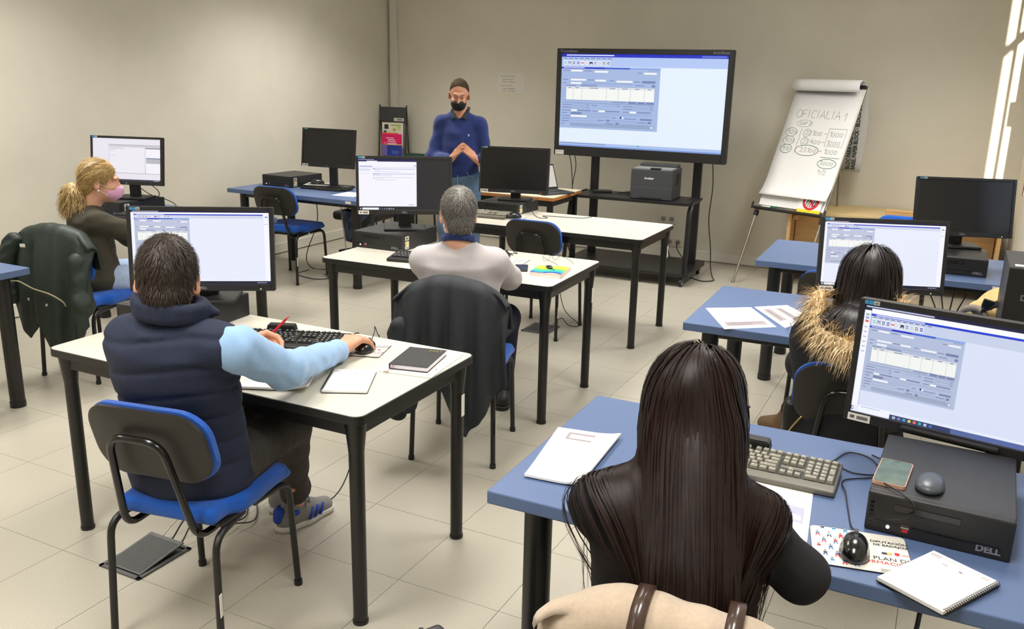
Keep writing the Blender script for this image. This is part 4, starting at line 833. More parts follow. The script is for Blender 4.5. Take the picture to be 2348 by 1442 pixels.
for s in (-1, 1): bm = B(); box(bm, (s * .485, .19, .92), (.075, .04, 1.68), .006); fin('post', bm, M_CART, t)
bm = B(); box(bm, (0, .175, 1.45), (1.0, .02, .09), .004); box(bm, (0, .175, 1.7), (1.0, .02, .09), .004); fin('mounting_bracket', bm, M_CART, t)
bm = B(); prism(bm, rrect(1.18, .72, .09, 6), .085, .115); fin('base_plate', bm, M_CART, t, True, flat_angle=40)
bm = B(); prism(bm, rrect(1.1, .44, .06, 6, 0, -.06), .69, .715); fin('shelf', bm, M_CART, t, True, flat_angle=40)
for s in (-1, 1):
    bm = B(); p = fillet([(s * .545, .1, .70), (s * .545, -.24, .70), (s * .56, -.33, .11)], .12, 7); tube(bm, p, .034, 8, flat=.4); fin('curved_leg', bm, M_CART, t, True, flat_angle=50)
    for e in (-1, 1):
        x, y = s * .535, e * .30; bm = B(); cyl(bm, (x, y, .075), (x, y, .09), .028, n=14); box(bm, (x, y - .012, .06), (.034, .05, .035), .006); k = fin('castor', bm, M_CART, t)
        bm = B(); cyl(bm, (x - .012, y - .02, .035), (x + .012, y - .02, .035), .035, n=24); fin('tyre', bm, M_BLACKPL, k, True, flat_angle=40); bm = B(); cyl(bm, (x - .014, y - .02, .035), (x + .014, y - .02, .035), .021, n=20); fin('wheel_hub', bm, M('hub_white', rgb(185, 180, 172), .4), k); bm = B(); cyl(bm, (x - .016, y - .02, .035), (x + .016, y - .02, .035), .008, n=12); fin('axle', bm, M_BLACKPL, k)
# printer
t = thing('printer', 'dark grey laser printer on the trolley shelf', 'printer', (-2.35, 7.56, .716), R(3)); M_PRN = M('printer_grey', rgb(60, 62, 65), .5, var=.06); M_PRN2 = M('printer_top', rgb(134, 136, 134), .5, var=.06)
bm = B(); box(bm, (0, 0, .13), (.37, .34, .26), .008); fin('body', bm, M_PRN, t)
bm = B(); prism(bm, [(-.17, -.15), (.17, -.15), (.17, .05), (-.17, .05)], .258, .264); fin('output_tray', bm, M_PRN2, t)
bm = B(); box(bm, (0, .11, .272), (.34, .1, .03), .006); fin('rear_hood', bm, M_PRN, t)
bm = B(); box(bm, (.03, -.155, .268), (.09, .035, .012), .003); fin('control_panel', bm, M_BLACKPL, t)
bm = B(); box(bm, (0, -.172, .055), (.36, .006, .1), .002); cs = fin('paper_cassette', bm, M_PRN, t); bm = B(); box(bm, (0, -.176, .012), (.2, .006, .018), .002); fin('handle', bm, M_BLACKPL, cs)
bm = B(); box(bm, (.187, .03, .17), (.004, .09, .1), .001); fin('vent', bm, M_BLACKPL, t)
text('brother', .026, M_INKW, t, (-.02, -.1715, .175), (PI / 2, 0, 0), align='CENTER', bold=.0008, name='brand_lettering')
t = thing('remote_control', 'small black remote control on the trolley shelf', 'remote', (-2.87, 7.62, .716), R(20)); bm = B(); box(bm, (0, 0, .011), (.17, .06, .022), .006, 3); fin('body', bm, M_BLACKPL, t); bm = B(); box(bm, (.03, 0, .023), (.08, .035, .002)); fin('keypad', bm, M_GREYPL, t)
cable('shelf_cables', 'tangle of black cable beside the printer on the trolley shelf', [(-2.72, 7.6, .722), (-2.64, 7.66, .73), (-2.56, 7.6, .74), (-2.52, 7.66, .725), (-2.6, 7.70, .735), (-2.68, 7.66, .725), (-2.6, 7.58, .73), (-2.54, 7.55, .722)], .005)
t = thing('cable_plug', 'white plug lying in front of the printer', 'plug', (-2.52, 7.47, .716)); bm = B(); box(bm, (0, 0, .012), (.045, .025, .022), .004); fin('plug_body', bm, M_STICKER, t); bm = B(); box(bm, (0, -.014, .012), (.025, .01, .012), .001); fin('plug_tip', bm, M_BLACKPL, t)
cable('power_cable', 'black cable hanging from the right end of the big screen to the floor', [(-1.98, 8.02, 1.05), (-1.96, 8.03, .8), (-1.97, 8.02, .5), (-1.93, 8.0, .25), (-1.9, 7.95, .06), (-1.84, 7.8, .006), (-1.80, 7.68, .006), (-1.88, 7.6, .006), (-2.0, 7.62, .02)], .005)
for k in range(2): cable('power_cable', ['black cable hanging from the left end of the big screen', 'second black cable hanging from the left end of the big screen'][k], [(-3.4 + .06 * k, 8.0, 1.08), (-3.36 + .05 * k, 8.02, .9), (-3.33, 8.0, .6 + .1 * k), (-3.36 + .03 * k, 7.95, .3), (-3.3, 8.0, .006), (-3.1 + .1 * k, 8.1, .006)], .004)
# wall sockets
M_SOCK = M('socket_cream', rgb(206, 200, 182), .45, var=.03)
def socket(label, x, z, n=2):
    t = thing('wall_socket', label, 'socket', (x, YB - .001, z)); bm = B(); box(bm, (0, -.006, 0), (.085 * n, .012, .088), .004); fin('plate', bm, M_SOCK, t)
    for k in range(n):
        cx = -.0425 * (n - 1) + .085 * k; bm = B(); cyl(bm, (cx, -.0125, 0), (cx, -.008, 0), .026, n=20); s = fin('socket_cup', bm, M('socket_hole', rgb(150, 145, 132), .5), t)
        bm = B(); cyl(bm, (cx - .009, -.0135, 0), (cx - .009, -.01, 0), .004, n=8); cyl(bm, (cx + .009, -.0135, 0), (cx + .009, -.01, 0), .004, n=8); fin('pin_hole', bm, M_EDGE, s)
socket('upper double wall socket behind the trolley', -2.5, .385); socket('lower double wall socket behind the trolley with plugs in it', -2.42, .16)
for k in range(2): cable('power_cable', ['left power lead plugged into the lower wall socket', 'right power lead plugged into the lower wall socket'][k], [(-2.46 + .085 * k, YB - .02, .165), (-2.46 + .085 * k, YB - .06, .16), (-2.45 + .1 * k, YB - .1, .1), (-2.4 + .15 * k, YB - .12, .006), (-2.3 + .2 * k, YB - .2, .006)], .005)
# notice on the wall
t = thing('wall_notice', 'white notice with black and red lines taped to the wall beside the standing man', 'notice', (-4.28, YB - .002, 1.652)); bm = B(); box(bm, (0, 0, 0), (.312, .0012, .2)); fin('sheet', bm, M('notice_paper', rgb(214, 210, 200), .8, var=.01), t)
for s, sz, m, x, z in (('Acceso al Ordenador:', .02, M_INKGREY, -.13, .062), ('Usuario:', .019, M_INKB, -.10, .03), ('asist08', .02, M_INKR, -.03, .03), ('Clave:', .019, M_INKB, -.10, .006), ('Formacion', .02, M_INKR, -.03, .006), ('Acceso a Internet:', .02, M_INKGREY, -.13, -.032), ('Usuario:', .019, M_INKB, -.10, -.062), ('asistente', .02, M_INKB, -.03, -.062), ('Clave:', .019, M_INKB, -.10, -.086), ('Formacion', .02, M_INKB, -.03, -.086)): text(s, sz, m, t, (x, -.0012, z), (PI / 2, 0, 0))
# leaflet rack in the corner
t = thing('leaflet_rack', 'black wire rack holding colourful leaflets in the room corner', 'rack', (-5.62, 8.28, 0), R(8)); w = .32
bm = B()
for s in (-1, 1): tube(bm, [(s * w / 2, -.12, 0), (s * w / 2, -.02, .8), (s * w / 2, .03, 1.385)], .0075, 8); tube(bm, [(s * w / 2, .16, 0), (s * w / 2, .03, 1.36)], .0065, 8)
for z in (.05, .75): tube(bm, [(-w / 2, -.11 + z * .1, z), (w / 2, -.11 + z * .1, z)], .005, 6)
fin('frame', bm, M_BLACKMETAL, t, True)
bm = B(); box(bm, (0, .012, 1.29), (w, .006, .15), rot=(R(-5), 0, 0)); fin('header_board', bm, M_GREYPL, t)
bm = B(); box(bm, (0, .02, .82), (w - .02, .004, .8), rot=(R(-5), 0, 0)); fin('back_panel', bm, M('rack_back', rgb(150, 140, 132), .6, var=.04), t)
quads('tag', [(.02, 1.215, .14, 1.25, C(205, 200, 190)), (.06, 1.225, .12, 1.24, C(120, 118, 115))], M_PRINT, t, Matrix.Translation((0, .0, 0)) @ Matrix.Rotation(PI / 2 - R(0), 4, 'X'), .0005)
def leaflet(label, x, z, w, h, art, y):
    q = thing('leaflet', label, 'leaflet', (-5.62 + x * math.cos(R(8)) - y * math.sin(R(8)), 8.28 + x * math.sin(R(8)) + y * math.cos(R(8)), z), R(8), 'leaflets in the rack')
    bm = B(); box(bm, (0, .002, h / 2), (w, .003, h)); fin('paper', bm, M_WHITE, q); quads('artwork', art, M_PRINT, q, Matrix.Rotation(PI / 2, 4, 'X'), .0004); return q
leaflet('white leaflet with dark leaves and a green and yellow sun, topmost in the rack', .025, .93, .25, .27, [(-.125, 0, .125, .27, C(222, 216, 202)), (-.1, .2, -.05, .25, C(30, 48, 40)), (-.11, .15, -.075, .185, C(70, 95, 85)), (-.02, .235, .1, .25, C(150, 190, 60)), (.05, .21, .1, .228, C(170, 200, 90)), (.05, .192, .1, .2, C(200, 170, 90))] + [([(.02 + .03 * math.cos(a), .195 + .03 * math.sin(a)), (.02 + .012 * math.cos(a + .3), .195 + .012 * math.sin(a + .3)), (.02 + .012 * math.cos(a - .3), .195 + .012 * math.sin(a - .3))], C(120, 150, 40)) for a in np.linspace(0, 2 * PI, 10)[:-1]] + [([(.02 + .016 * math.cos(a), .195 + .016 * math.sin(a)) for a in np.linspace(0, 2 * PI, 11)[:-1]], C(190, 165, 40))], -.045)
q = leaflet('magenta leaflet with an orange edge, below the white leaflet', .022, .83, .24, .25, [(-.12, 0, .12, .25, C(225, 20, 100)), (-.12, .25, .08, .262, C(235, 110, 30)), (-.07, .2, .02, .21, C(245, 200, 215)), (-.05, .18, .04, .19, C(245, 200, 215)), (-.05, .16, .05, .17, C(245, 200, 215)), (-.05, .14, .06, .15, C(245, 200, 215)), (-.1, .11, -.06, .16, C(240, 90, 150))], -.06)
leaflet('blue and violet leaflet with orange stripes in the rack', .03, .72, .245, .25, [(-.122, 0, .122, .25, C(200, 120, 60)), (-.122, .06, -.06, .24, C(110, 100, 165)), (-.06, .12, .122, .24, C(36, 60, 150)), (0, .145, .08, .18, C(70, 95, 175)), (-.05, .09, .122, .11, C(225, 80, 30)), (-.06, .245, .122, .25, C(235, 210, 160))], -.075)
q = leaflet('dark leaflet with white EnMarcha lettering, lowest in the rack', .03, .58, .24, .265, [(-.12, 0, .12, .265, C(34, 36, 34)), (-.1, .08, .12, .14, C(50, 70, 60)), (-.08, .03, .12, .06, C(230, 110, 30))], -.09)
text('EnMarcha', .056, M_INKW, q, (-.112, -.001, .185), (PI / 2, 0, 0), bold=.0022, scale=(.86, 1, 1))
# laptop on the teacher's table
t = thing('laptop', 'open laptop seen from the side on the table behind the standing man', 'laptop', (-3.15, 7.10, .74), R(62)); bm = B(); box(bm, (0, 0, .009), (.33, .23, .016), .004); fin('base', bm, M_GREYPL, t)
bm = B(); box(bm, (0, 0, .018), (.28, .1, .002)); fin('keyboard_deck', bm, M_EDGE, t); lm_ = Matrix.Translation((0, .115, .018)) @ Matrix.Rotation(R(-22), 4, 'X')
bm = B(); box(bm, (0, .004, .115), (.33, .008, .23), .003); o = fin('lid', bm, M_BLACKPL, t); o.matrix_local = lm_; bm = B(); box(bm, (0, -.0008, .118), (.305, .001, .195)); o = fin('display', bm, M('laptop_screen', rgb(185, 180, 175), .4, emit=.25), t); o.matrix_local = lm_
# ================================================================ flip chart
EA = thing('flip_chart', 'aluminium flip chart easel with a paper pad of handwritten sums', 'flip chart', (-1.637, 7.716, 0), R(-21.44)); le = R(24.2); ew = .634
m = Matrix.Rotation(-le, 4, 'X')
def E(x, s, off=0): return m @ Vector((x, -off, s))
for x in (0, ew): bm = B(); tube(bm, [E(x, 0), E(x, 1.88)], .0105, 10); cyl(bm, E(x, 0), E(x, .03), .014, n=10); fin('front_leg', bm, M_ALU, EA, True, flat_angle=40)
bm = B(); tube(bm, [E(ew / 2 + .14, 1.78, -.03), (ew / 2 + .16, .80, .674)], .010, 10); fin('rear_leg', bm, M_ALU, EA, True, flat_angle=40)
bm = B(); box(bm, (ew / 2, -.028, .70), (ew + .06, .055, .018), .004); box(bm, (-.03, -.05, .715), (.012, .012, .06)); box(bm, (ew + .03, -.05, .715), (.012, .012, .06)); o = fin('tray', bm, M_BLACKPL, EA); o.matrix_local = m
bm = B()
for x in (0, ew): box(bm, (x, 0, .66), (.035, .035, .05), .006)
o = fin('clamp', bm, M_BLACKPL, EA); o.matrix_local = m
bm = B(); box(bm, (ew / 2, .008, 1.27), (ew - .02, .01, 1.12), .002); o = fin('back_board', bm, M_STICKER, EA); o.matrix_local = m
bm = B(); box(bm, (ew / 2, -.02, 1.855), (ew + .02, .03, .03), .006); o = fin('clamp_bar', bm, M_BLACKPL, EA); o.matrix_local = m
# pad: front sheet curling off at the bottom, roll over the top, flipped sheets hanging behind
def ribbon(bm, prof, x0, x1, nx=6, wav=0.):
    rows = []
    for i, (yy, ss) in enumerate(prof): rows.append([bm.verts.new(m @ Vector((x0 + (x1 - x0) * k / nx, yy + wav * math.sin(k * 1.7 + i * .8), ss))) for k in range(nx + 1)])
    for a, b in zip(rows, rows[1:]):
        for k in range(nx): bm.faces.new((a[k], a[k + 1], b[k + 1], b[k]))
bm = B(); ribbon(bm, [(-.016, 1.86), (-.016, 1.4), (-.016, 1.0), (-.02, .95), (-.03, .90), (-.045, .855), (-.062, .82)], -.0, ew + .005); pad = fin('paper_sheet', bm, M_WHITE, EA, True); mod = pad.modifiers.new('thickness', 'SOLIDIFY'); mod.thickness = .002
bm = B(); ribbon(bm, [(-.0145, 1.86), (-.0145, 1.3), (-.0145, .735)], .01, ew - .005); o = fin('under_sheet', bm, M_WHITE, EA); mod = o.modifiers.new('thickness', 'SOLIDIFY'); mod.thickness = .003
a_ = np.linspace(R(250), R(-40), 14); bm = B(); ribbon(bm, [(-.045 + .058 * math.cos(a), 1.845 + .058 * math.sin(a)) for a in a_] , -.005, ew - .01); o = fin('rolled_sheets', bm, M_WHITE, EA, True); mod = o.modifiers.new('thickness', 'SOLIDIFY'); mod.thickness = .004
bm = B(); mm = Matrix(); prof = [E(0, 1.88, -.02), E(0, 1.84, -.06), E(0, 1.76, -.09)]
top = E(0, 1.88, -.02); rows = []
for i in range(9):
    tt = i / 8; rows.append([bm.verts.new((ew * (.02 + .98 * k / 5) + .02 * math.sin(tt * 3), top.y + .015 + .012 * math.sin(tt * 5) + .02 * tt + .006 * math.sin(k + tt * 4), top.z - .72 * tt - .0)) for k in range(6)])
for a, b in zip(rows, rows[1:]):
    for k in range(5): bm.faces.new((a[k], a[k + 1], b[k + 1], b[k]))
bk = fin('flipped_sheets', bm, M('pad_cover', rgb(196, 192, 186), .8, var=.02), EA, True); mod = bk.modifiers.new('thickness', 'SOLIDIFY'); mod.thickness = .003
def on_pad(x, s): return m @ Matrix.Translation((x, -.0178, s)) @ Matrix.Rotation(PI / 2, 4, 'X')
def ink(pts, r, mat, name='handwriting'):
    bm = B(); tube(bm, [m @ Vector((x, -.0185, s)) for x, s in pts], r, 5); return fin(name, bm, mat, pad)
# strokes of the marker, letter by letter
G_ = {'O': [[(0, .5), (.12, .95), (.4, 1), (.65, .8), (.7, .4), (.5, .02), (.2, 0), (.03, .25), (0, .5)]], 'F': [[(.05, 0), (.05, 1), (.6, 1)], [(.05, .52), (.5, .52)]], 'I': [[(.15, 0), (.15, 1)]], 'C': [[(.6, .95), (.25, 1), (.02, .55), (.2, .03), (.6, .1)]], 'A': [[(0, 0), (.33, 1), (.66, 0)], [(.12, .36), (.55, .36)]], 'L': [[(.1, 1), (.08, 0), (.6, .03)]], 'P': [[(.08, 0), (.08, 1), (.5, .95), (.55, .6), (.1, .5)]], '1': [[(.05, .65), (.3, 1), (.28, 0)]], '2': [[(.05, .75), (.25, 1), (.55, .8), (.4, .4), (.02, .02), (.6, .02)]], '3': [[(.05, .9), (.4, 1), (.5, .75), (.2, .52), (.55, .35), (.4, .02), (.03, .1)]], '4': [[(.4, 1), (.02, .4), (.6, .42)], [(.45, .75), (.4, 0)]], '9': [[(.5, .8), (.25, 1), (.05, .75), (.25, .5), (.5, .75), (.4, 0)]], '0': [[(0, .4), (.1, .7), (.4, .75), (.5, .4), (.35, .05), (.1, .05), (0, .4)]], '/': [[(.05, 0), (.45, 1)]], '-': [[(0, .45), (.6, .45)]], '|': [[(.2, -.15), (.3, 1.1)]], '.': [[(.1, 0), (.14, .06)]]}
def write(s, x, y, h, mat=M_INKGREY, sp=.78, r=.0016, slope=0.):
    for ch in s:
        for st in G_.get(ch, []): ink([(x + a * h, y + b * h + slope * a) for a, b in st], r, mat)
        x += h * (sp if ch not in 'I1|./' else sp * .62)
def loop(x, y, rx, ry, mat=M_INKG, r=.0018): ink([(x + rx * math.cos(a), y + ry * math.sin(a)) for a in np.linspace(.4, 2 * PI + .5, 19)], r, mat)
M_PENG = M('marker_grey_green', rgb(86, 104, 96), .7)
write('OFICIALIA', .085, 1.56, .072, M_PENG, .74); write('1', .53, 1.55, .07, M_PENG); write('CAP', .145, 1.495, .028, M_INKG, .9); write('2', .235, 1.495, .03, M_INKG); loop(.19, 1.508, .075, .032, M_PENG, .0012)
for k, (a, b, c) in enumerate((('920', '22100', '1000'), ('920', '22400', '1000'), ('910', '23100', '1000'))):
    y = 1.405 - .078 * k; write(a, .055, y, .042, M_INKG if k == 2 else M_PENG, .75); write('|', .165, y - .01, .06, M_PENG); write(b, .225, y - .002, .046, M_PENG, .78); write('-', .405, y, .045, M_PENG); write(c, .455, y - .004, .05, M_PENG, .72)
    loop(.09, y + .018, .055, .04, M_INKG, .0016 if k < 2 else .0024)
    if k < 2: loop(.24, y + .018, .03, .038, M_PENG, .0014)
loop(.29, 1.265, .11, .048, M_INKG, .0024); ink([(.44, 1.475), (.60, 1.475), (.60, 1.315), (.44, 1.315), (.44, 1.475)], .0015, M_PENG); ink([(.44, 1.215), (.61, 1.215)], .0022, M_INKG)
write('3000', .45, 1.145, .042, M_INKG, .78); loop(.515, 1.16, .085, .042, M_INKG, .0024); write('9/2', .455, 1.06, .045, M_PENG, .7)
for s, off in (('BLOC PARA CABALLETE', -.085), ('EASEL PAPER BLOCK · BLOCO DE PAPEL', -.035)):
    o = text(s, .052, M('ink_dark_green', rgb(28, 52, 40), .7), bk, (ew + off, top.y + .003, top.z - .70), (PI / 2, -PI / 2, 0), bold=.002, scale=(.70, 1, 1))
# warning sign and markers in the tray
t = thing('warning_sign', 'paper with a red prohibition sign over markers in the flip chart tray', 'sign', (0, 0, 0)); t.matrix_world = Matrix.Translation(EA.location) @ Matrix.Rotation(R(-21.44), 4, 'Z') @ m @ Matrix.Translation((.5, -.032, .712))
bm = B(); box(bm, (0, 0, .09), (.215, .0015, .18)); fin('paper', bm, M_WHITE, t); rs = [(-.107, 0, .107, .028, C(245, 215, 30))]
for k, c in enumerate((C(30, 110, 70), C(120, 125, 130), C(200, 40, 40), C(60, 60, 130), C(50, 50, 55))): rs.append(([(-.05 + k * .02, .05), (-.04 + k * .02, .05), (-.02 + k * .02, .13), (-.03 + k * .02, .13)], c))
rr = []; 
for k in range(24):
    a0, a1 = 2 * PI * k / 24, 2 * PI * (k + 1) / 24; rr.append(([(.0 + .075 * math.cos(a0), .1 + .075 * math.sin(a0)), (.075 * math.cos(a1), .1 + .075 * math.sin(a1)), (.055 * math.cos(a1), .1 + .055 * math.sin(a1)), (.055 * math.cos(a0), .1 + .055 * math.sin(a0))], C(205, 30, 40)))
rr.append(([(-.05, .148), (-.038, .158), (.05, .052), (.038, .042)], C(205, 30, 40))); quads('prohibition_symbol', rs + rr, M_PRINT, t, Matrix.Translation((0, -.0012, 0)) @ Matrix.Rotation(PI / 2, 4, 'X'), .0001)
t = thing('marker', 'green marker pen lying in the flip chart tray', 'marker', (0, 0, 0)); t.matrix_world = Matrix.Translation(EA.location) @ Matrix.Rotation(R(-21.44), 4, 'Z') @ m @ Matrix.Translation((.1, -.035, .717))
bm = B(); cyl(bm, (-.045, 0, 0), (.045, 0, 0), .008, n=12); fin('barrel', bm, M_STICKER, t, True, flat_angle=40); bm = B(); cyl(bm, (.045, 0, 0), (.1, 0, 0), .009, .007, n=12); fin('cap', bm, M('marker_green', rgb(20, 110, 75), .4), t, True, flat_angle=40)
# ================================================================ people
M_SKIN = M('skin', rgb(205, 148, 118), .55, var=.05, vs=30, sss=.15); M_SKIN2 = M('skin_fair', rgb(218, 165, 138), .55, var=.05, vs=30, sss=.15)
def vec(*a): return np.array(a, float)
class Person:
    def __init__(s, label, loc, yaw):
        s.t = thing('person', label, 'person', (loc[0], loc[1], 0), yaw); s.c, s.s = math.cos(yaw), math.sin(yaw); s.o = vec(loc[0], loc[1], 0)
    def L(s, x, y, z): d = vec(x, y, z) - s.o; return vec(d[0] * s.c + d[1] * s.s, -d[0] * s.s + d[1] * s.c, d[2])
def head_F(pos, rot, neck, sc=1., k=.018, ear=True, face=True):
    f = F(k); f.frame(pos, rot); g = sc
    f.ell((0, -.012 * g, .025 * g), (.073 * g, .092 * g, .092 * g)); f.ell((0, .028 * g, -.045 * g), (.055 * g, .066 * g, .073 * g)); f.ell((0, .066 * g, -.095 * g), (.027 * g, .024 * g, .02 * g))
    if face:
        f.cap((0, .09 * g, .008 * g), (0, .106 * g, -.034 * g), .007 * g, .0125 * g, k=.01); f.ell((0, .083 * g, .022 * g), (.05 * g, .016 * g, .011 * g)); 
        for s in (-1, 1): f.ell((s * .036 * g, .07 * g, -.03 * g), (.022 * g, .022 * g, .02 * g)); f.ell((s * .031 * g, .1 * g, .005 * g), (.016 * g, .014 * g, .011 * g), sub=True, k=.01)
        f.ell((0, .092 * g, -.066 * g), (.022 * g, .012 * g, .006 * g), k=.006); f.ell((0, .091 * g, -.075 * g), (.018 * g, .012 * g, .006 * g), k=.006)
    if ear:
        for s in (-1, 1): f.ell((s * .077 * g, -.006 * g, -.012 * g), (.009 * g, .02 * g, .033 * g), rot=(-.15, 0, -s * .45), k=.008); f.ell((s * .084 * g, .0, -.008 * g), (.006 * g, .010 * g, .018 * g), rot=(0, 0, -s * .45), sub=True, k=.004)
    a = f.w((0, -.022 * g, -.05 * g)); f.frame(); f.cap(a, neck, .053 * g, .058 * g, k=.03); return f
def hand_F(wrist, fwd, nrm, side, curl=(.25, .3, .35, .4), spread=.06, thumb=.5, sc=1., grip=None):
    """palm from the wrist along fwd, back of the hand towards nrm; side +1 right hand seen palm down"""
    f = F(.007); fw = vec(*fwd); fw = fw / np.linalg.norm(fw); n = vec(*nrm); n = n - fw * (n @ fw); n = n / np.linalg.norm(n); x = np.cross(fw, n) * side   # x: towards the thumb is -x
    w = vec(*wrist); g = sc; Pt = lambda a, b, c: w + (x * a + fw * b + n * c) * g
    f.chain([Pt(0, -.05, 0), Pt(0, 0, 0), Pt(0, .03, .001)], [.024 * g, .0235 * g, .024 * g], k=.012)
    for a in (-.027, -.009, .009, .026): f.cap(Pt(a * .55, .022, 0), Pt(a, .088, .002), .0155 * g, .0115 * g, k=.012)
    lens = ((.042, .026, .021), (.046, .030, .022), (.043, .028, .021), (.034, .021, .019))
    for i, a in enumerate((-.027, -.009, .009, .026)):
        p = Pt(a, .088, .002); ang = curl[i]; sp = (-(i - 1.5)) * spread * -1
        for j, l in enumerate(lens[i]):
            ang2 = ang * (1 + j * .75); d = (fw * math.cos(ang2) - n * math.sin(ang2)); d = d + x * sp; d = d / np.linalg.norm(d); q = p + d * l * g; f.cap(p, q, (.0102 - .0012 * j) * g, (.0094 - .0014 * j) * g, k=.005); p = q
    p0 = Pt(-.02, .015, -.004); p1 = Pt(-.042, .05, -.012 - .02 * thumb); p2 = Pt(-.043 + .02 * thumb, .082, -.016 - .03 * thumb); p3 = Pt(-.036 + .035 * thumb, .108, -.016 - .034 * thumb)
    f.chain([p0, p1, p2, p3], [.0165 * g, .0125 * g, .0105 * g, .0088 * g], k=.008); return f
def limbs_F(segs, k=.02):
    f = F(k)
    for pts, rs in segs: f.chain(pts, rs)
    return f
def short_hair(P, body, pos, rot, sc, mat, seed, n=5500, ln=.02, nape=-.092, line=.085, thick=1.0, zl=.062):
    f = F(.012); f.frame(pos, rot); g = sc
    f.ell((0, -.015 * g, .03 * g), (.0785 * g * thick, .098 * g * thick, .095 * g * thick)); f.ell((0, -.05 * g, -.035 * g), (.062 * g, .055 * g, .062 * g))
    f.cut((0, line * g, zl * g), (0, .74, -.67), .006); f.cut((0, -.05 * g, nape * g), (0, .35, -1), .006)
    for s in (-1, 1): f.ell((s * .084 * g, .0, -.022 * g), (.02 * g, .026 * g, .036 * g), sub=True, k=.006)
    nz = folds(.0013, (120, 120, 60), seed, 4); f.disp = nz
    o = sdo('hair', [(f, .0055)], mat, P.t); Rm = np.array(Euler(rot, 'XYZ').to_matrix()); c0 = vec(*pos)
    crown = c0 + Rm @ vec(.01, -.055, .115) * g
    def path(p, nn, r):
        d = p - crown; d = d - nn * (d @ nn); d = d / (np.linalg.norm(d) + 1e-6); sw = np.cross(nn, d); d = d + sw * .5 * math.exp(-np.linalg.norm(p - crown) / .05) + r.normal(size=3) * .16 + vec(0, 0, -.35); d = d / np.linalg.norm(d); L_ = ln * r.uniform(.6, 1.3)
        side = np.cross(d, nn); side = side / (np.linalg.norm(side) + 1e-6); return [p - nn * .001, p + d * L_ * .5 + nn * L_ * .2, p + d * L_ + nn * L_ * .13], side
    strands('hair_strands', surf_samples(o, n, seed), path, .0011, mat, o, seed); return o
def long_hair(P, name, roots, coll, steps, step, width, mat, seed, parent, lengthvar=.15, out=.004, wind=None, stiff=.55, gather=None):
    """strands that fall under their weight and slide over the body"""
    r = np.random.default_rng(seed); p = np.array([a for a, b in roots]); d = np.array([b for a, b in roots]); N = len(p); Ls = r.uniform(1 - lengthvar, 1, N); path = [p.copy()]; off = out + r.uniform(0, .012, N)
    def grad(q, e=.004):
        g = np.stack([coll.ev(q + vec(*[e if i == j else 0 for j in range(3)])) - coll.ev(q - vec(*[e if i == j else 0 for j in range(3)])) for i in range(3)], 1); return g / (np.linalg.norm(g, axis=1)[:, None] + 1e-9)
    nor = []
    for s in range(steps):
        g = grad(p); nor.append(g); gv = np.array([0, 0, -1.]) + (wind(p) if wind else 0) + r.normal(size=(N, 3)) * .05
        nd = d * stiff + gv * (1 - stiff); dd = coll.ev(p); near = (dd < .02)[:, None]; dn = (nd * g).sum(1)[:, None]; nd = np.where(near & (dn < 0), nd - g * dn, nd); d = nd / (np.linalg.norm(nd, axis=1)[:, None] + 1e-9)
        p = p + d * (step * Ls)[:, None]; e = coll.ev(p); pen = np.maximum(off - e, 0); p = p + grad(p) * pen[:, None]
        if gather: p = gather(p, s)
        path.append(p.copy())
    nor.append(grad(p)); V = []; Fc = []
    A = np.stack(path, 1); G = np.stack(nor, 1); T = np.gradient(A, axis=1); S = np.cross(T, G); S = S / (np.linalg.norm(S, axis=2)[:, :, None] + 1e-9); w = width * r.uniform(.6, 1.4, N); m = steps + 1
    tt = np.linspace(0, 1, m); ww = w[:, None] * (1 - tt ** 4 * .85)[None]
    VV = np.stack([A - S * ww[:, :, None], A + S * ww[:, :, None]], 2).reshape(-1, 3)
    idx = np.arange(N)[:, None] * (2 * m) + np.arange(m - 1)[None] * 2; FF = np.stack([idx, idx + 1, idx + 3, idx + 2], 2).reshape(-1, 4)
    me = bpy.data.meshes.new(name); me.from_pydata(VV.tolist(), [], FF.tolist()); me.materials.append(mat)
    for q in me.polygons: q.use_smooth = True
    o = bpy.data.objects.new(name, me); o['kind'] = 'stuff'; return link(o, parent)
TS = [0, .12, .3, .5, .7, .85, .95, 1.0]
def torso(f, a, b, xd, w=1., dpt=1., belly=0., sh=1.):
    f.spine(a, b, xd, TS, [.165 * w, .178 * w, .166 * w, .164 * w, .174 * w * sh, .16 * w * sh, .10 * w, .062], [.118 * dpt, .125 * dpt, .115 * dpt, .112 * dpt, .118 * dpt, .105 * dpt, .08 * dpt, .06], [.0, .0, .004 + belly, .0 + belly, -.008, -.014, -.01, 0])
def shoe(P, name, ankle, toe_dir, mat, solemat, L_=.27, raise_=0., sole_z=0.):
    d = vec(*toe_dir); d = d / np.linalg.norm(d); x = vec(d[1], -d[0], 0); a = vec(*ankle); h = a - d * .05; f = F(.03); z0 = sole_z
    f.cap(vec(h[0], h[1], z0 + .045), vec(*(h + d * .10)[:2], z0 + .05), .04, .045); f.cap(vec(*(h + d * .09)[:2], z0 + .045), vec(*(h + d * (L_ - .075))[:2], z0 + .03), .043, .036); f.cap(vec(*(h + d * .02)[:2], z0 + .06), vec(*(h + d * .03)[:2], z0 + .085), .035, .036); f.cut((0, 0, z0 + .014), (0, 0, -1), .004)
    o = sdo(name, [(f, .006)], mat, P.t); g = F(.03); g.cap(vec(h[0], h[1], z0 + .02), vec(*(h + d * .09)[:2], z0 + .02), .044, .047); g.cap(vec(*(h + d * .09)[:2], z0 + .02), vec(*(h + d * (L_ - .075))[:2], z0 + .02), .047, .042); g.cut((0, 0, z0 + .026), (0, 0, 1), .003); g.cut((0, 0, z0), (0, 0, -1), .003)
    sdo('sole', [(g, .006)], solemat, o); return o
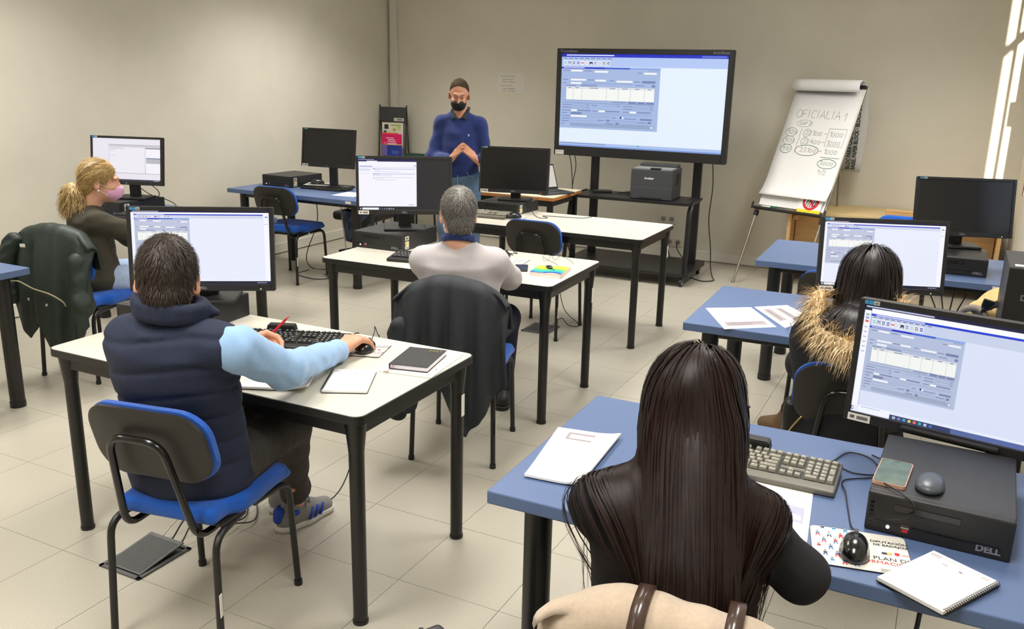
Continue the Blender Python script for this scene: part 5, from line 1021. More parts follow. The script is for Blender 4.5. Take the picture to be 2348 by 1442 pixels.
M_JEANS = M('jeans_blue', rgb(84, 110, 138), .9, var=.15, vs=60, bump=.2, bs=600); M_TROUSER = M('trousers_charcoal', rgb(62, 58, 54), .9, var=.1, vs=50, bump=.15, bs=700); M_JEANSL = M('jeans_light', rgb(158, 176, 205), .9, var=.1, vs=60, bump=.2, bs=600); M_JEANSD = M('jeans_dark', rgb(30, 36, 58), .9, var=.12, vs=60)
M_NAVYVEST = M('navy_padded', rgb(18, 28, 54), .8, var=.08, vs=80, bump=.12, bs=300); M_SKYBLUE = M('sky_knit', rgb(142, 176, 214), .95, var=.06, vs=200, bump=.2, bs=700, sheen=.2)
M_GREYKNIT = M('grey_knit', rgb(178, 172, 172), .95, var=.05, vs=200, bump=.15, bs=800, sheen=.2); M_OLIVE = M('olive_cotton', rgb(62, 58, 46), .95, var=.1, vs=60, bump=.15, bs=500); M_NAVYKNIT = M('navy_knit', rgb(28, 46, 104), .95, var=.06, vs=200, bump=.15, bs=800, sheen=.2); M_BLACKCLOTH = M('black_cloth', rgb(16, 16, 20), .9, var=.1, vs=80, bump=.1, bs=400); M_MASKB = M('mask_black', rgb(20, 20, 22), .8, var=.1); M_MASKP = M('mask_pink', rgb(226, 168, 205), .8, var=.04)
M_HBROWN = M('hair_dark_brown', rgb(46, 34, 26), .5, var=.3, vs=90, spec=.4); M_HGREY = M('hair_salt_pepper', rgb(108, 104, 98), .5, var=.42, vs=120, spec=.4); M_HBLOND = M('hair_blond', rgb(176, 146, 92), .45, var=.32, vs=60, spec=.4); M_HBLACK = M('hair_black', rgb(24, 16, 15), .46, var=.3, vs=60, spec=.35); M_HCHEST = M('hair_chestnut', rgb(27, 13, 10), .46, var=.4, vs=40, spec=.22, stretch=(1, 1, .15))

# ---------------------------------------------------------------- man in the navy vest
P = Person('man in a navy padded vest over light blue sleeves, holding a red pen', (-2.02, 1.84), R(12)); L = P.L
hp, hr, sc = L(-1.99, 1.775, 1.148), (R(-12), R(3), R(30)), 1.06
nb = L(-1.975, 1.755, 1.03); shl, shr = L(-2.165, 1.735, .958), L(-1.765, 1.80, .968); ell_, elr = L(-2.27, 2.0, .80), L(-1.76, 1.99, .85); wl, wr = L(-2.215, 2.29, .785), L(-1.868, 2.395, .782)
hipl, hipr = L(-2.11, 1.86, .53), L(-1.93, 1.90, .53); kl, kr = L(-2.24, 2.28, .50), L(-2.02, 2.30, .51); al, ar = L(-2.30, 2.56, .10), L(-2.147, 2.452, .105)
hd = head_F(hp, hr, nb, sc); lb = limbs_F([([nb, L(-2.03, 1.84, .5)], [.07, .11]), ([shl, ell_, wl], [.04, .035, .025]), ([shr, elr, wr], [.04, .035, .025]), ([hipl, kl, al], [.07, .045, .033]), ([hipr, kr, ar], [.07, .045, .033]), ([ar, ar + vec(0, .02, -.06)], [.032, .035])])
hR = hand_F(wr, L(-1.872, 2.56, .812) - wr, (0, 0, 1), 1, (.38, .40, .44, .5), .08, .5, 1.12); hL = hand_F(wl, L(-2.15, 2.40, .80) - wl, (-.75, .2, .6), -1, (.75, .95, 1.0, 1.05), .02, .9)
sdo('body', [(hd, .0055), (lb, .009), (hR, .003), (hL, .003)], M_SKIN, P.t)
short_hair(P, None, hp, hr, sc, M_HBROWN, 21, 7000, .022)
f = F(.03); torso(f, L(-2.03, 1.85, .455), nb + vec(0, 0, .03), (1, 0, 0), 1.16, 1.2); f.cap(nb + vec(-.05, 0, -.03), shl + vec(.045, -.005, .0), .062, .078); f.cap(nb + vec(.05, 0, -.03), shr + vec(-.05, -.005, .0), .062, .078)
def quilt(X):
    q = np.zeros(len(X))
    for z0 in (.99, .905, .82, .735, .65, .57): q = q + .009 * np.exp(-((X[:, 2] - z0 - .02 * np.sin(X[:, 0] * 9)) / .007) ** 2)
    return q
fo = folds(.006, (14, 14, 38), 4, 4); f.disp = lambda X: quilt(X) + fo(X) * np.clip((.9 - X[:, 2]) * 3, .15, 1)
vest = sdo('vest', [(f, .0085)], M_NAVYVEST, P.t)
f = F(.02)
for k in range(15):
    a = R(-60 + 300 * k / 14) ; b_ = R(-60 + 300 * (k + 1) / 14)
    if k == 14: break
    q = lambda a, z, e=0: nb + vec((.078 + e + .028 * max(0, math.cos(a))) * math.cos(a), .078 * math.sin(a) * -1, z - .012 * math.cos(a)); f.cap(q(a, .035), q(b_, .035), .016); f.cap(q(a, .062, .004), q(b_, .062, .004), .013)
f.cap(nb + vec(.095, .02, .045), nb + vec(.135, .035, .03), .016, .012); sdo('collar', [(f, .006)], M_NAVYVEST, vest)
f = F(.025); f.chain([shl + vec(.02, .01, 0), ell_, wl], [.056, .052, .041]); f.chain([shr + vec(-.0, 0, 0), elr, wr - vec(0, .0, 0)], [.070, .058, .041]); f.disp = folds(.0055, (42, 42, 42), 8, 5)
sdo('sweater', [(f, .007)], M_SKYBLUE, P.t)
f = F(.03); f.chain([hipl, kl, al + vec(0, 0, .05)], [.095, .072, .052]); f.chain([hipr, kr, ar + vec(0, 0, .055)], [.098, .074, .053]); f.ell((hipl + hipr) / 2 + vec(0, -.03, .0), (.185, .14, .09)); f.cap(ar + vec(0, 0, .05), ar + vec(0, 0, .04), .056); f.disp = folds(.005, (30, 30, 30), 3, 4)
sdo('trousers', [(f, .009)], M_TROUSER, P.t)
M_SNEAK = M('suede_grey', rgb(132, 130, 128), .9, var=.06, vs=150); M_SOLE = M('sole_white', rgb(205, 200, 192), .6, var=.03); M_SBLUE = M('stripe_blue', rgb(28, 68, 170), .7)
dR = (L(-2.105, 2.68, 0) - L(-2.15, 2.44, 0)); s = shoe(P, 'sneaker', ar, dR, M_SNEAK, M_SOLE); d = dR / np.linalg.norm(dR); x = vec(d[1], -d[0], 0); h0 = vec(ar[0], ar[1], 0) - d * .05
for k in range(3):
    bm = B(); p0 = h0 + d * (.078 + .026 * k); tube(bm, [p0 + x * .052 + vec(0, 0, .03), p0 + d * .01 + x * .053 + vec(0, 0, .05), p0 + d * .022 + x * .046 + vec(0, 0, .072)], .007, 6, flat=.35); fin('stripe', bm, M_SBLUE, s, True)
f = F(.01); f.cap(h0 - d * .034 + vec(0, 0, .058), h0 - d * .03 + vec(0, 0, .085), .02, .022); f.cap(h0 + x * .038 + vec(0, 0, .078), h0 + x * .038 + d * .03 + vec(0, 0, .075), .012); f.cap(h0 - x * .038 + vec(0, 0, .078), h0 - x * .038 + d * .03 + vec(0, 0, .075), .012); sdo('heel_patch', [(f, .005)], M_SBLUE, s)
for k in range(4): bm = B(); p0 = h0 + d * (.085 + .02 * k) + vec(0, 0, .096 - .006 * k); tube(bm, [p0 - x * .022 - vec(0, 0, .012), p0, p0 + x * .022 - vec(0, 0, .012)], .0025, 6); fin('lace', bm, M_GREYPL, s, True)
bm = B(); p0 = h0 + d * .09 + vec(0, 0, .1); tube(bm, smooth_path([p0, p0 + x * .03 + vec(0, 0, .02), p0 + x * .05 - d * .01, p0 + x * .02], 4), .002, 5); tube(bm, smooth_path([p0, p0 - x * .03 + vec(0, 0, .02), p0 - x * .045 + d * .01, p0 - x * .015], 4), .002, 5); fin('lace', bm, M_GREYPL, s, True)
shoe(P, 'sneaker', al, (-.1, 1, 0), M_SNEAK, M_SOLE)
# mask loop behind the ears
for s_ in (-1, 1):
    bm = B(); m_ = Matrix.Translation(hp) @ Euler(hr).to_matrix().to_4x4(); tube(bm, [m_ @ Vector((s_ * .078, -.028, .012)), m_ @ Vector((s_ * .08, -.03, -.02)), m_ @ Vector((s_ * .075, .0, -.055)), m_ @ Vector((s_ * .068, .05, -.05))], .002, 5); fin('mask_loop', bm, M_MASKB, P.t)
t = thing('pen', 'red ballpoint pen in the left hand of the man in the navy vest', 'pen', (0, 0, 0)); hand_c = Vector((-2.165, 2.385, .80)); pd = Vector((.62, .32, .72)).normalized(); side_off = Vector((0, -.0, 0))
bm = B(); a_ = hand_c - pd * .05; cyl(bm, a_, a_ + pd * .125, .0052, .0048, 12); fin('barrel', bm, M('pen_red', rgb(190, 16, 28), .25, coat=.3), t, True, flat_angle=40); bm = B(); cyl(bm, a_ + pd * .125, a_ + pd * .15, .0045, .001, 12); fin('tip', bm, MATS['pen_red'], t, True); bm = B(); cyl(bm, a_ + pd * .045, a_ + pd * .05, .0056, n=12); fin('ring', bm, M_CHROME, t)

# ---------------------------------------------------------------- grey-haired man
P = Person('grey-haired man in a light grey sweater seen from behind', (-1.98, 3.50), R(20)); L = P.L
hp, hr, sc = L(-1.995, 3.46, 1.125), (R(-6), 0, R(20)), 1.02; nb = L(-1.985, 3.45, .985); shl, shr = L(-2.145, 3.40, .905), L(-1.83, 3.515, .91); ell_, elr = L(-2.24, 3.72, .785), L(-1.865, 3.73, .79); wl, wr = L(-2.2, 3.97, .775), L(-2.02, 4.02, .775)
hipl, hipr = L(-2.09, 3.52, .53), L(-1.92, 3.57, .53); kl, kr = L(-2.2, 3.93, .51), L(-2.0, 3.98, .51); al, ar = L(-2.2, 3.98, .09), L(-2.03, 4.02, .09)
hd = head_F(hp, hr, nb, sc); lb = limbs_F([([nb, L(-2.0, 3.53, .5)], [.07, .11]), ([shl, ell_, wl], [.04, .035, .025]), ([shr, elr, wr], [.04, .035, .025]), ([hipl, kl, al], [.07, .045, .033]), ([hipr, kr, ar], [.07, .045, .033])])
sdo('body', [(hd, .006), (lb, .009), (hand_F(wl, (.5, .8, 0), (0, 0, 1), -1), .0035), (hand_F(wr, (-.5, .8, 0), (0, 0, 1), 1), .0035)], M_SKIN2, P.t)
short_hair(P, None, hp, hr, sc, M_HGREY, 31, 6000, .017, nape=-.098)
f = F(.04); torso(f, L(-1.995, 3.52, .46), nb + vec(0, 0, .0), (1, 0, 0), 1.1, 1.12, sh=1.0); f.cap(nb + vec(-.04, -.005, -.035), shl + vec(.012, 0, -.012), .058, .066); f.cap(nb + vec(.04, -.005, -.035), shr + vec(-.012, 0, -.012), .058, .066); f.chain([shl, ell_, wl], [.062, .055, .04]); f.chain([shr, elr, wr], [.062, .055, .04])
fo = folds(.007, (10, 10, 42), 14, 4); f.disp = lambda X: fo(X) * np.clip((.95 - X[:, 2]) * 3, .1, 1); sw_ = sdo('sweater', [(f, .008)], M_GREYKNIT, P.t)
f = F(.012)
for k in range(16): a, b_ = 2 * PI * k / 16, 2 * PI * (k + 1) / 16; f.cap(nb + vec(.066 * math.cos(a), .062 * math.sin(a) - .002, .028 - .02 * math.sin(a)), nb + vec(.066 * math.cos(b_), .062 * math.sin(b_) - .002, .028 - .02 * math.sin(b_)), .015)
sdo('shirt_collar', [(f, .006)], M_NAVYKNIT, P.t)
f = F(.03); f.chain([hipl, kl, al + vec(0, 0, .03)], [.095, .07, .052]); f.chain([hipr, kr, ar + vec(0, 0, .03)], [.095, .07, .052]); f.ell((hipl + hipr) / 2, (.18, .13, .08)); sdo('trousers', [(f, .01)], M_JEANSD, P.t)
for a_ in (al, ar): shoe(P, 'shoe', a_, (0, 1, 0), M_BLACKPL, M_EDGE)
m_ = Matrix.Translation(hp) @ Euler(hr).to_matrix().to_4x4()
f = F(.01); f.frame(hp, hr); f.ell((0, .045, -.062), (.062, .07, .052)); f.ell((0, .028, -.045), (.056, .067, .074), sub=True, k=.003); f.cut((0, .03, 0), (0, -1, .1), .003); sdo('face_mask', [(f, .005)], M_STICKER, P.t)
for s_ in (-1, 1): bm = B(); tube(bm, [m_ @ Vector((s_ * .076, -.026, .012)), m_ @ Vector((s_ * .077, -.026, -.02)), m_ @ Vector((s_ * .07, .01, -.06)), m_ @ Vector((s_ * .06, .045, -.065))], .0018, 5); fin('mask_loop', bm, M_STICKER, P.t)

# ---------------------------------------------------------------- standing teacher
P = Person('standing man in a navy sweater and black face mask with his fingertips joined', (-3.70, 6.44), R(202)); L = P.L
hp, hr, sc = vec(.005, .045, 1.572), (R(-16), R(-3), R(6)), 1.03; nb = vec(0, -.01, 1.425); shl, shr = vec(-.16, -.01, 1.345), vec(.16, -.01, 1.345); ell_, elr = vec(-.222, .04, 1.06), vec(.222, .04, 1.06); wl, wr = vec(-.165, .235, 1.07), vec(.04, .245, 1.07)
hipl, hipr = vec(-.09, 0, .88), vec(.09, 0, .88); kl, kr = vec(-.1, .01, .48), vec(.1, .01, .48); al, ar = vec(-.11, -.02, .09), vec(.11, -.02, .09)
hd = head_F(hp, hr, nb, sc); lb = limbs_F([([nb, vec(0, 0, .9)], [.07, .11]), ([shl, ell_, wl], [.042, .036, .025]), ([shr, elr, wr], [.042, .036, .025]), ([hipl, kl, al], [.07, .05, .034]), ([hipr, kr, ar], [.07, .05, .034])])
sdo('body', [(hd, .005), (lb, .009), (hand_F(wl, (.40, .34, .46), (-.75, .55, .25), -1, (.12, .1, .1, .12), .05, .15, .98), .0032), (hand_F(wr, (-.40, .34, .46), (.75, .55, .25), 1, (.12, .1, .1, .12), .05, .15, .98), .0032)], M_SKIN, P.t)
short_hair(P, None, hp, hr, sc, M('hair_brown_grey', rgb(74, 62, 48), .8, var=.35, vs=140, spec=.15), 41, 4000, .009, line=.078, zl=.104, thick=.968)
m_ = Matrix.Translation(hp) @ Euler(hr).to_matrix().to_4x4()
f = F(.012); f.frame(hp, hr); f.ell((0, .05, -.055), (.063, .068, .064)); f.ell((0, .09, -.045), (.03, .036, .042)); f.cut((0, .03, 0), (0, -1, .12), .004); f.cut((0, 0, -.002), (0, .25, 1), .004); sdo('face_mask', [(f, .0045)], M_MASKB, P.t)
for s_ in (-1, 1):
    bm = B(); tube(bm, [m_ @ Vector((s_ * .08, -.01, .01)), m_ @ Vector((s_ * .074, .02, -.015)), m_ @ Vector((s_ * .055, .055, -.025))], .0016, 5); fin('mask_loop', bm, M_MASKB, P.t)
    bm = B(); bmesh.ops.create_uvsphere(bm, u_segments=12, v_segments=8, radius=.0125, matrix=m_ @ Matrix.Translation((s_ * .032, .079, .004))); e_ = fin('eye', bm, M('eye_white', rgb(225, 218, 210), .3), P.t, True)
    bm = B(); bmesh.ops.create_uvsphere(bm, u_segments=10, v_segments=6, radius=.006, matrix=m_ @ Matrix.Translation((s_ * .032, .0868, .001))); fin('iris', bm, M_HBROWN, e_, True)
    f = F(.004); f.frame(hp, hr); f.ell((s_ * .032, .0805, .0085), (.0155, .0125, .0085)); sdo('eyelid', [(f, .0025)], M_SKIN, P.t)
    bm = B(); tube(bm, [m_ @ Vector((s_ * .014, .096, .026)), m_ @ Vector((s_ * .032, .095, .031)), m_ @ Vector((s_ * .05, .083, .026))], [.0035, .004, .002], 6, flat=.6); fin('eyebrow', bm, M_HBROWN, P.t, True)
f = F(.04); f.spine(vec(0, 0, .90), nb + vec(0, 0, -.005), (1, 0, 0), TS, [.152, .158, .155, .16, .17, .152, .10, .066], [.12, .125, .122, .122, .122, .105, .08, .06], [0, .01, .014, .01, 0, -.01, -.008, 0]); f.cap(nb + vec(-.05, 0, -.04), shl + vec(.02, 0, -.02), .055, .064); f.cap(nb + vec(.05, 0, -.04), shr + vec(-.02, 0, -.02), .055, .064); f.chain([shl, ell_, wl + vec(-.02, -.02, 0)], [.06, .052, .038]); f.chain([shr, elr, wr + vec(.02, -.02, 0)], [.06, .052, .038]); f.cap((0, .06, 1.43), (0, .16, 1.33), .032, .004, sub=True, k=.01); f.disp = folds(.008, (18, 18, 30), 24, 5); f.cut((0, 0, .905), (0, 0, -1), .01)
swt = sdo('sweater', [(f, .008)], M_NAVYKNIT, P.t)
bm = B(); box(bm, (-.085, .118, 1.255), (.014, .003, .018), .001); fin('chest_emblem', bm, M('emblem_grey', rgb(170, 178, 195), .6), swt)
f = F(.012)
for s_ in (-1, 1): f.cap(nb + vec(s_ * .06, -.04, .035), nb + vec(s_ * .062, .03, .02), .013); f.cap(nb + vec(s_ * .062, .03, .02), nb + vec(s_ * .03, .085, -.035), .014, .012); f.cap(nb + vec(s_ * .062, .03, .0), nb + vec(s_ * .052, .08, -.045), .013, .009)
f.cap(nb + vec(-.06, -.04, .035), nb + vec(.06, -.04, .035), .014); sdo('shirt_collar', [(f, .005)], M('collar_charcoal', rgb(46, 52, 58), .9, var=.05), P.t)
f = F(.035); f.chain([hipl, kl, al + vec(0, 0, .0)], [.092, .074, .058]); f.chain([hipr, kr, ar + vec(0, 0, .0)], [.098, .078, .06]); f.ell((0, 0, .9), (.158, .12, .1)); f.disp = folds(.004, (24, 24, 18), 25, 3); jn = sdo('jeans', [(f, .009)], M_JEANS, P.t)
bm = B(); tube(bm, [(0, .124, .955), (.002, .126, .9), (.002, .118, .84)], .002, 5); fin('fly_seam', bm, M('seam_light', rgb(150, 165, 180), .9), jn)
for s_ in (-1, 1): bm = B(); tube(bm, smooth_path([(s_ * .07, .118, .958), (s_ * .09, .112, .93), (s_ * .135, .092, .915)], 4), .0018, 5); fin('pocket_seam', bm, MATS['seam_light'], jn)
for a_ in (al, ar): shoe(P, 'shoe', a_, (0, 1, 0), M('shoe_brown', rgb(70, 50, 36), .5), M_EDGE)

# ---------------------------------------------------------------- blonde woman on the left
P = Person('blonde woman in an olive top and pink face mask turned to the right', (-4.44, 3.42), R(-30)); L = P.L
hp, hr, sc = vec(.03, .085, 1.10), (R(-4), 0, R(-16)), 1.0; nb = vec(.01, .02, .955); shl, shr = vec(-.16, .03, .885), vec(.165, .03, .885); ell_, elr = vec(-.2, .27, .72), vec(.21, .30, .79); wl, wr = vec(-.09, .42, .60), vec(.13, .53, .785)
hipl, hipr = vec(-.09, .02, .53), vec(.09, .02, .53); kl, kr = vec(-.11, .43, .53), vec(.1, .44, .53); al, ar = vec(-.1, .42, .09), vec(.1, .43, .09)
hd = head_F(hp, hr, nb, sc); lb = limbs_F([([nb, vec(0, .02, .5)], [.06, .1]), ([shl, ell_, wl], [.036, .032, .023]), ([shr, elr, wr], [.036, .032, .023]), ([hipl, kl, al], [.07, .045, .033]), ([hipr, kr, ar], [.07, .045, .033])])
sdo('body', [(hd, .0055), (lb, .009), (hand_F(wl, (.3, .9, -.2), (0, .1, 1), -1, sc=.92), .0035), (hand_F(wr, (-.1, 1, 0), (0, 0, 1), 1, sc=.92), .0035)], M_SKIN2, P.t)
f = F(.045); torso(f, vec(0, .01, .46), nb, (1, 0, 0), 1.05, 1.08); f.cap(nb + vec(-.04, 0, -.035), shl + vec(.01, 0, -.01), .05, .06); f.cap(nb + vec(.04, 0, -.035), shr + vec(-.01, 0, -.01), .05, .06); f.chain([shl, ell_, wl], [.06, .055, .042]); f.chain([shr, elr, wr], [.062, .056, .042]); f.ell((0, -.0, .55), (.205, .165, .1)); fo = folds(.008, (16, 16, 32), 34, 4); f.disp = fo; sdo('top', [(f, .0085)], M_OLIVE, P.t)
f = F(.03); f.chain([hipl, kl, al + vec(0, 0, .03)], [.09, .068, .045]); f.chain([hipr, kr, ar + vec(0, 0, .03)], [.09, .068, .045]); f.ell((0, .02, .53), (.175, .13, .075)); sdo('jeans', [(f, .01)], M_JEANSL, P.t)
for a_ in (al, ar): shoe(P, 'shoe', a_, (0, 1, 0), M_STICKER, M_SOLE, .24)
m_ = Matrix.Translation(hp) @ Euler(hr).to_matrix().to_4x4()
f = F(.012); f.frame(hp, hr); f.ell((0, .06, -.055), (.056, .062, .055)); f.ell((0, .09, -.045), (.03, .036, .04)); f.cut((0, .025, 0), (0, -1, .1), .004); f.cut((0, 0, -.012), (0, .1, 1), .004); sdo('face_mask', [(f, .0045)], M_MASKP, P.t)
for s_ in (-1, 1):
    for (z1, z2) in ((.0, -.03), (-.035, -.075)): bm = B(); tube(bm, [m_ @ Vector((s_ * .08, -.008, z1)), m_ @ Vector((s_ * .068, .02, (z1 + z2) / 2)), m_ @ Vector((s_ * .056, .045, z2))], .0022, 5); fin('mask_loop', bm, M_STICKER, P.t)
bm = B(); bmesh.ops.create_uvsphere(bm, u_segments=10, v_segments=8, radius=.006, matrix=m_ @ Matrix.Translation((.083, .0, -.046))); fin('pearl_earring', bm, M_STICKER, P.t, True)
f = F(.012); f.frame(hp, hr); f.ell((0, -.016, .032), (.081, .1, .096)); f.ell((0, -.06, -.02), (.068, .055, .07)); f.cut((0, .08, .055), (0, .8, -.6), .006); f.cut((0, -.05, -.085), (0, .5, -1), .006)
for s_ in (-1, 1): f.ell((s_ * .086, .004, -.02), (.022, .03, .036), sub=True, k=.006)
f.disp = folds(.003, (90, 25, 60), 36, 4); hb = sdo('hair', [(f, .0055)], M_HBLOND, P.t)
tie = np.array(m_ @ Vector((0, -.105, -.035))); bm = B(); cyl(bm, m_ @ Vector((0, -.108, -.045)), m_ @ Vector((0, -.108, -.028)), .024, n=14); fin('hair_tie', bm, M_BLACKCLOTH, P.t, True)
f = F(.02); f.chain([tie, tie + vec(-.0, -.045, -.03), tie + vec(-.01, -.05, -.10), tie + vec(0, -.03, -.16)], [.024, .045, .05, .02]); f.cap(tie + vec(.02, -.01, -.03), tie + vec(.05, .0, -.15), .032, .02); f.cap(tie + vec(-.03, -.03, -.03), tie + vec(-.06, -.03, -.12), .03, .02); f.disp = folds(.007, (110, 110, 20), 37, 4); tail = sdo('ponytail', [(f, .006)], M_HBLOND, hb)
def comb(p, nn, r):
    d = tie - p; d = d - nn * (d @ nn); d = d / (np.linalg.norm(d) + 1e-6); d = d + r.normal(size=3) * .08; Ln = .06 * r.uniform(.5, 1.2); s_ = np.cross(d, nn); s_ = s_ / (np.linalg.norm(s_) + 1e-6); return [p, p + d * Ln * .5 + nn * .004, p + d * Ln], s_
strands('hair_strands', surf_samples(hb, 2500, 38), comb, .0013, M_HBLOND, hb, 38)
def hang(p, nn, r):
    d = vec(0, -.1, -1) + nn * .35 + r.normal(size=3) * .25; d = d / np.linalg.norm(d); Ln = .055 * r.uniform(.5, 1.3); s_ = np.cross(d, nn); s_ = s_ / (np.linalg.norm(s_) + 1e-6); return [p, p + d * Ln * .5 + nn * .006, p + d * Ln + nn * .002], s_
strands('ponytail_strands', surf_samples(tail, 2500, 39), hang, .0016, M_HBLOND, tail, 39)
bm = B(); tube(bm, [np.array(wl) + vec(.026 * math.cos(a), -.01 + .01 * math.sin(a), .026 * math.sin(a)) for a in np.linspace(0, 2 * PI, 15)], .006, 6); fin('bracelet', bm, M('bracelet_orange', rgb(220, 110, 30), .5, var=.6, vs=60), P.t, True)

# ---------------------------------------------------------------- dark-haired woman with the fur hood
P = Person('dark-haired woman in a black jacket with a fur-trimmed hood', (-.23, 3.17), R(6)); L = P.L
hp, hr, sc = L(-.225, 3.30, 1.058), (R(-12), 0, R(16)), .98; nb = L(-.245, 3.24, .925); shl, shr = vec(-.145, .06, .85), vec(.145, .06, .85); ell_, elr = vec(-.16, .2, .70), vec(.16, .2, .70); wl, wr = vec(-.12, .46, .785), vec(.12, .46, .785)
hipl, hipr = vec(-.09, .03, .53), vec(.09, .03, .53); kl, kr = vec(-.2, .44, .50), vec(.1, .45, .52); al = L(-.585, 4.20, .13); ar = L(-.52, 4.12, .11)
kl = L(-.41, 3.70, .5); kr = L(-.30, 3.70, .5)
hd = head_F(hp, hr, nb, sc); lb = limbs_F([([nb, vec(0, .03, .5)], [.06, .1]), ([shl, ell_, wl], [.036, .032, .023]), ([shr, elr, wr], [.036, .032, .023]), ([hipl, kl, al], [.065, .042, .03]), ([hipr, kr, ar], [.065, .042, .03])])
sdo('body', [(hd, .006), (lb, .009), (hand_F(wl, (.2, 1, 0), (0, 0, 1), -1, sc=.92), .004), (hand_F(wr, (-.2, 1, 0), (0, 0, 1), 1, sc=.92), .004)], M_SKIN2, P.t)
f = F(.04); torso(f, vec(0, .02, .46), nb + vec(0, 0, -.01), (1, 0, 0), 1.15, 1.15); f.cap(nb + vec(-.04, 0, -.035), shl, .055, .07); f.cap(nb + vec(.04, 0, -.035), shr, .055, .07); f.chain([shl, ell_, wl], [.07, .062, .045]); f.chain([shr, elr, wr], [.07, .062, .045]); f.disp = folds(.008, (16, 16, 40), 44, 4); jk = sdo('jacket', [(f, .009)], M_BLACKCLOTH, P.t)
f = F(.03); hc = nb + vec(0, -.085, -.03); f.ell(hc + vec(0, .0, -.03), (.13, .07, .075)); f.ell(hc + vec(0, .03, .05), (.1, .08, .05), sub=True, k=.02); f.disp = folds(.006, (30, 30, 30), 45, 4); hood = sdo('hood', [(f, .007)], M_BLACKCLOTH, jk)
f = F(.02); ring = [nb + vec(.135 * math.cos(a), -.04 + .15 * math.sin(a), .05 + .10 * math.sin(a)) for a in np.linspace(R(165), R(375), 16)]
for a, b_ in zip(ring, ring[1:]): f.cap(a, b_, .026)
M_FUR = M('fur_tan', rgb(222, 198, 158), .8, var=.35, vs=45); fur = sdo('fur_trim', [(f, .008)], M_FUR, jk); fc = nb + vec(0, -.02, .02)
def furp(p, nn, r):
    d = nn * .8 + r.normal(size=3) * .28 + vec(0, 0, -.35); d = d / np.linalg.norm(d); Ln = .06 * r.uniform(.5, 1.3); s_ = np.cross(d, vec(.3, .4, 1)); s_ = s_ / np.linalg.norm(s_); return [p, p + d * Ln * .55, p + d * Ln + vec(0, 0, -.012)], s_
strands('fur_strands', surf_samples(fur, 3500, 46), furp, .0013, M_FUR, fur, 46)
f = F(.012); f.frame(hp, hr); f.ell((0, -.016, .032), (.083, .101, .098)); f.ell((0, -.05, -.03), (.083, .065, .09)); f.cut((0, .085, .06), (0, .8, -.6), .006); f.disp = folds(.003, (60, 60, 15), 47, 4); hb = sdo('hair', [(f, .006)], M_HBLACK, P.t)
col = F(.03); col.frame(hp, hr); col.ell((0, -.016, .03), (.084, .102, .098)); col.ell((0, -.03, -.05), (.085, .075, .09)); col.frame(); col.spine(vec(0, .02, .46), nb, (1, 0, 0), TS, [.19, .2, .19, .19, .2, .18, .12, .075], [.14, .145, .14, .14, .14, .125, .1, .07], [0] * 8); col.cap(nb, shl, .06, .075); col.cap(nb, shr, .06, .075); col.ell(hc, (.15, .085, .09))
rt = surf_samples(hb, 2600, 48, lambda P_, N_: (P_[:, 2] > hp[2] - .02) * 1.); c0 = np.array(Matrix.Translation(hp) @ Euler(hr).to_matrix().to_4x4() @ Vector((0, -.02, .12)))
rt = [(p, (lambda d: d / np.linalg.norm(d))((p - c0) * vec(1, 1, .4) + n * .01 + vec(0, 0, -.03))) for p, n in rt]
long_hair(P, 'hair_strands', rt, col, 15, .022, .0022, M_HBLACK, 49, hb, .25, wind=lambda p: np.stack([-np.sign(p[:, 0] - hp[0]) * np.clip((abs(p[:, 0] - hp[0]) - .10) * 12, 0, 1.2), np.zeros(len(p)), np.zeros(len(p))], 1))
f = F(.03); f.chain([hipl, kl, L(-.515, 4.05, .28)], [.09, .065, .044]); f.chain([hipr, kr, L(-.44, 3.99, .27)], [.09, .065, .044]); f.ell((0, .03, .53), (.175, .13, .075)); sdo('jeans', [(f, .01)], M_JEANS, P.t)
M_BOOT = M('boot_suede', rgb(128, 100, 72), .85, var=.1, vs=60)
for (ak, to, sh_) in ((al, L(-.70, 4.35, .055), L(-.515, 4.05, .28)), (ar, L(-.62, 4.21, .04), L(-.44, 3.99, .27))):
    f = F(.02); f.cap(sh_, ak, .05, .045); f.cap(ak, to + vec(0, 0, .0), .044, .034); f.cap(ak, ak + (ak - to) * .25 + vec(0, 0, -.05), .04, .036); f.cut((0, 0, .0), (0, 0, -1), .003); bt = sdo('boot', [(f, .006)], M_BOOT, P.t)
    bm = B(); ax = Vector(ak - sh_).normalized(); u_ = ax.orthogonal().normalized(); v_ = ax.cross(u_); c_ = Vector(sh_ * .75 + ak * .25); tube(bm, [c_ + (u_ * math.cos(a) + v_ * math.sin(a)) * .051 for a in np.linspace(0, 2 * PI, 17)], .006, 6); fin('boot_strap', bm, M('strap_maroon', rgb(70, 24, 22), .5), bt, True)

# ---------------------------------------------------------------- long-haired woman in the foreground
P = Person('woman in black with very long straight brown hair seen from behind in the foreground', (-.42, 1.55), R(20)); L = P.L
hp, hr, sc = L(-.405, 1.665, 1.105), (R(-8), R(0), R(-30)), 1.0; nb = L(-.40, 1.60, .965); shl, shr = L(-.545, 1.515, .915), L(-.265, 1.635, .90); ell_, elr = L(-.585, 1.74, .80), L(-.17, 1.69, .775); wl, wr = L(-.56, 1.95, .775), L(-.33, 1.93, .775)
hipl, hipr = L(-.50, 1.53, .53), L(-.33, 1.58, .53); kl, kr = L(-.55, 1.85, .52), L(-.35, 1.9, .52); al, ar = L(-.55, 1.9, .09), L(-.35, 1.95, .09)
hd = head_F(hp, hr, nb, sc); lb = limbs_F([([nb, L(-.41, 1.57, .5)], [.055, .1]), ([shl, ell_, wl], [.036, .032, .023]), ([shr, elr, wr], [.036, .032, .023]), ([hipl, kl, al], [.065, .042, .03]), ([hipr, kr, ar], [.065, .042, .03])])
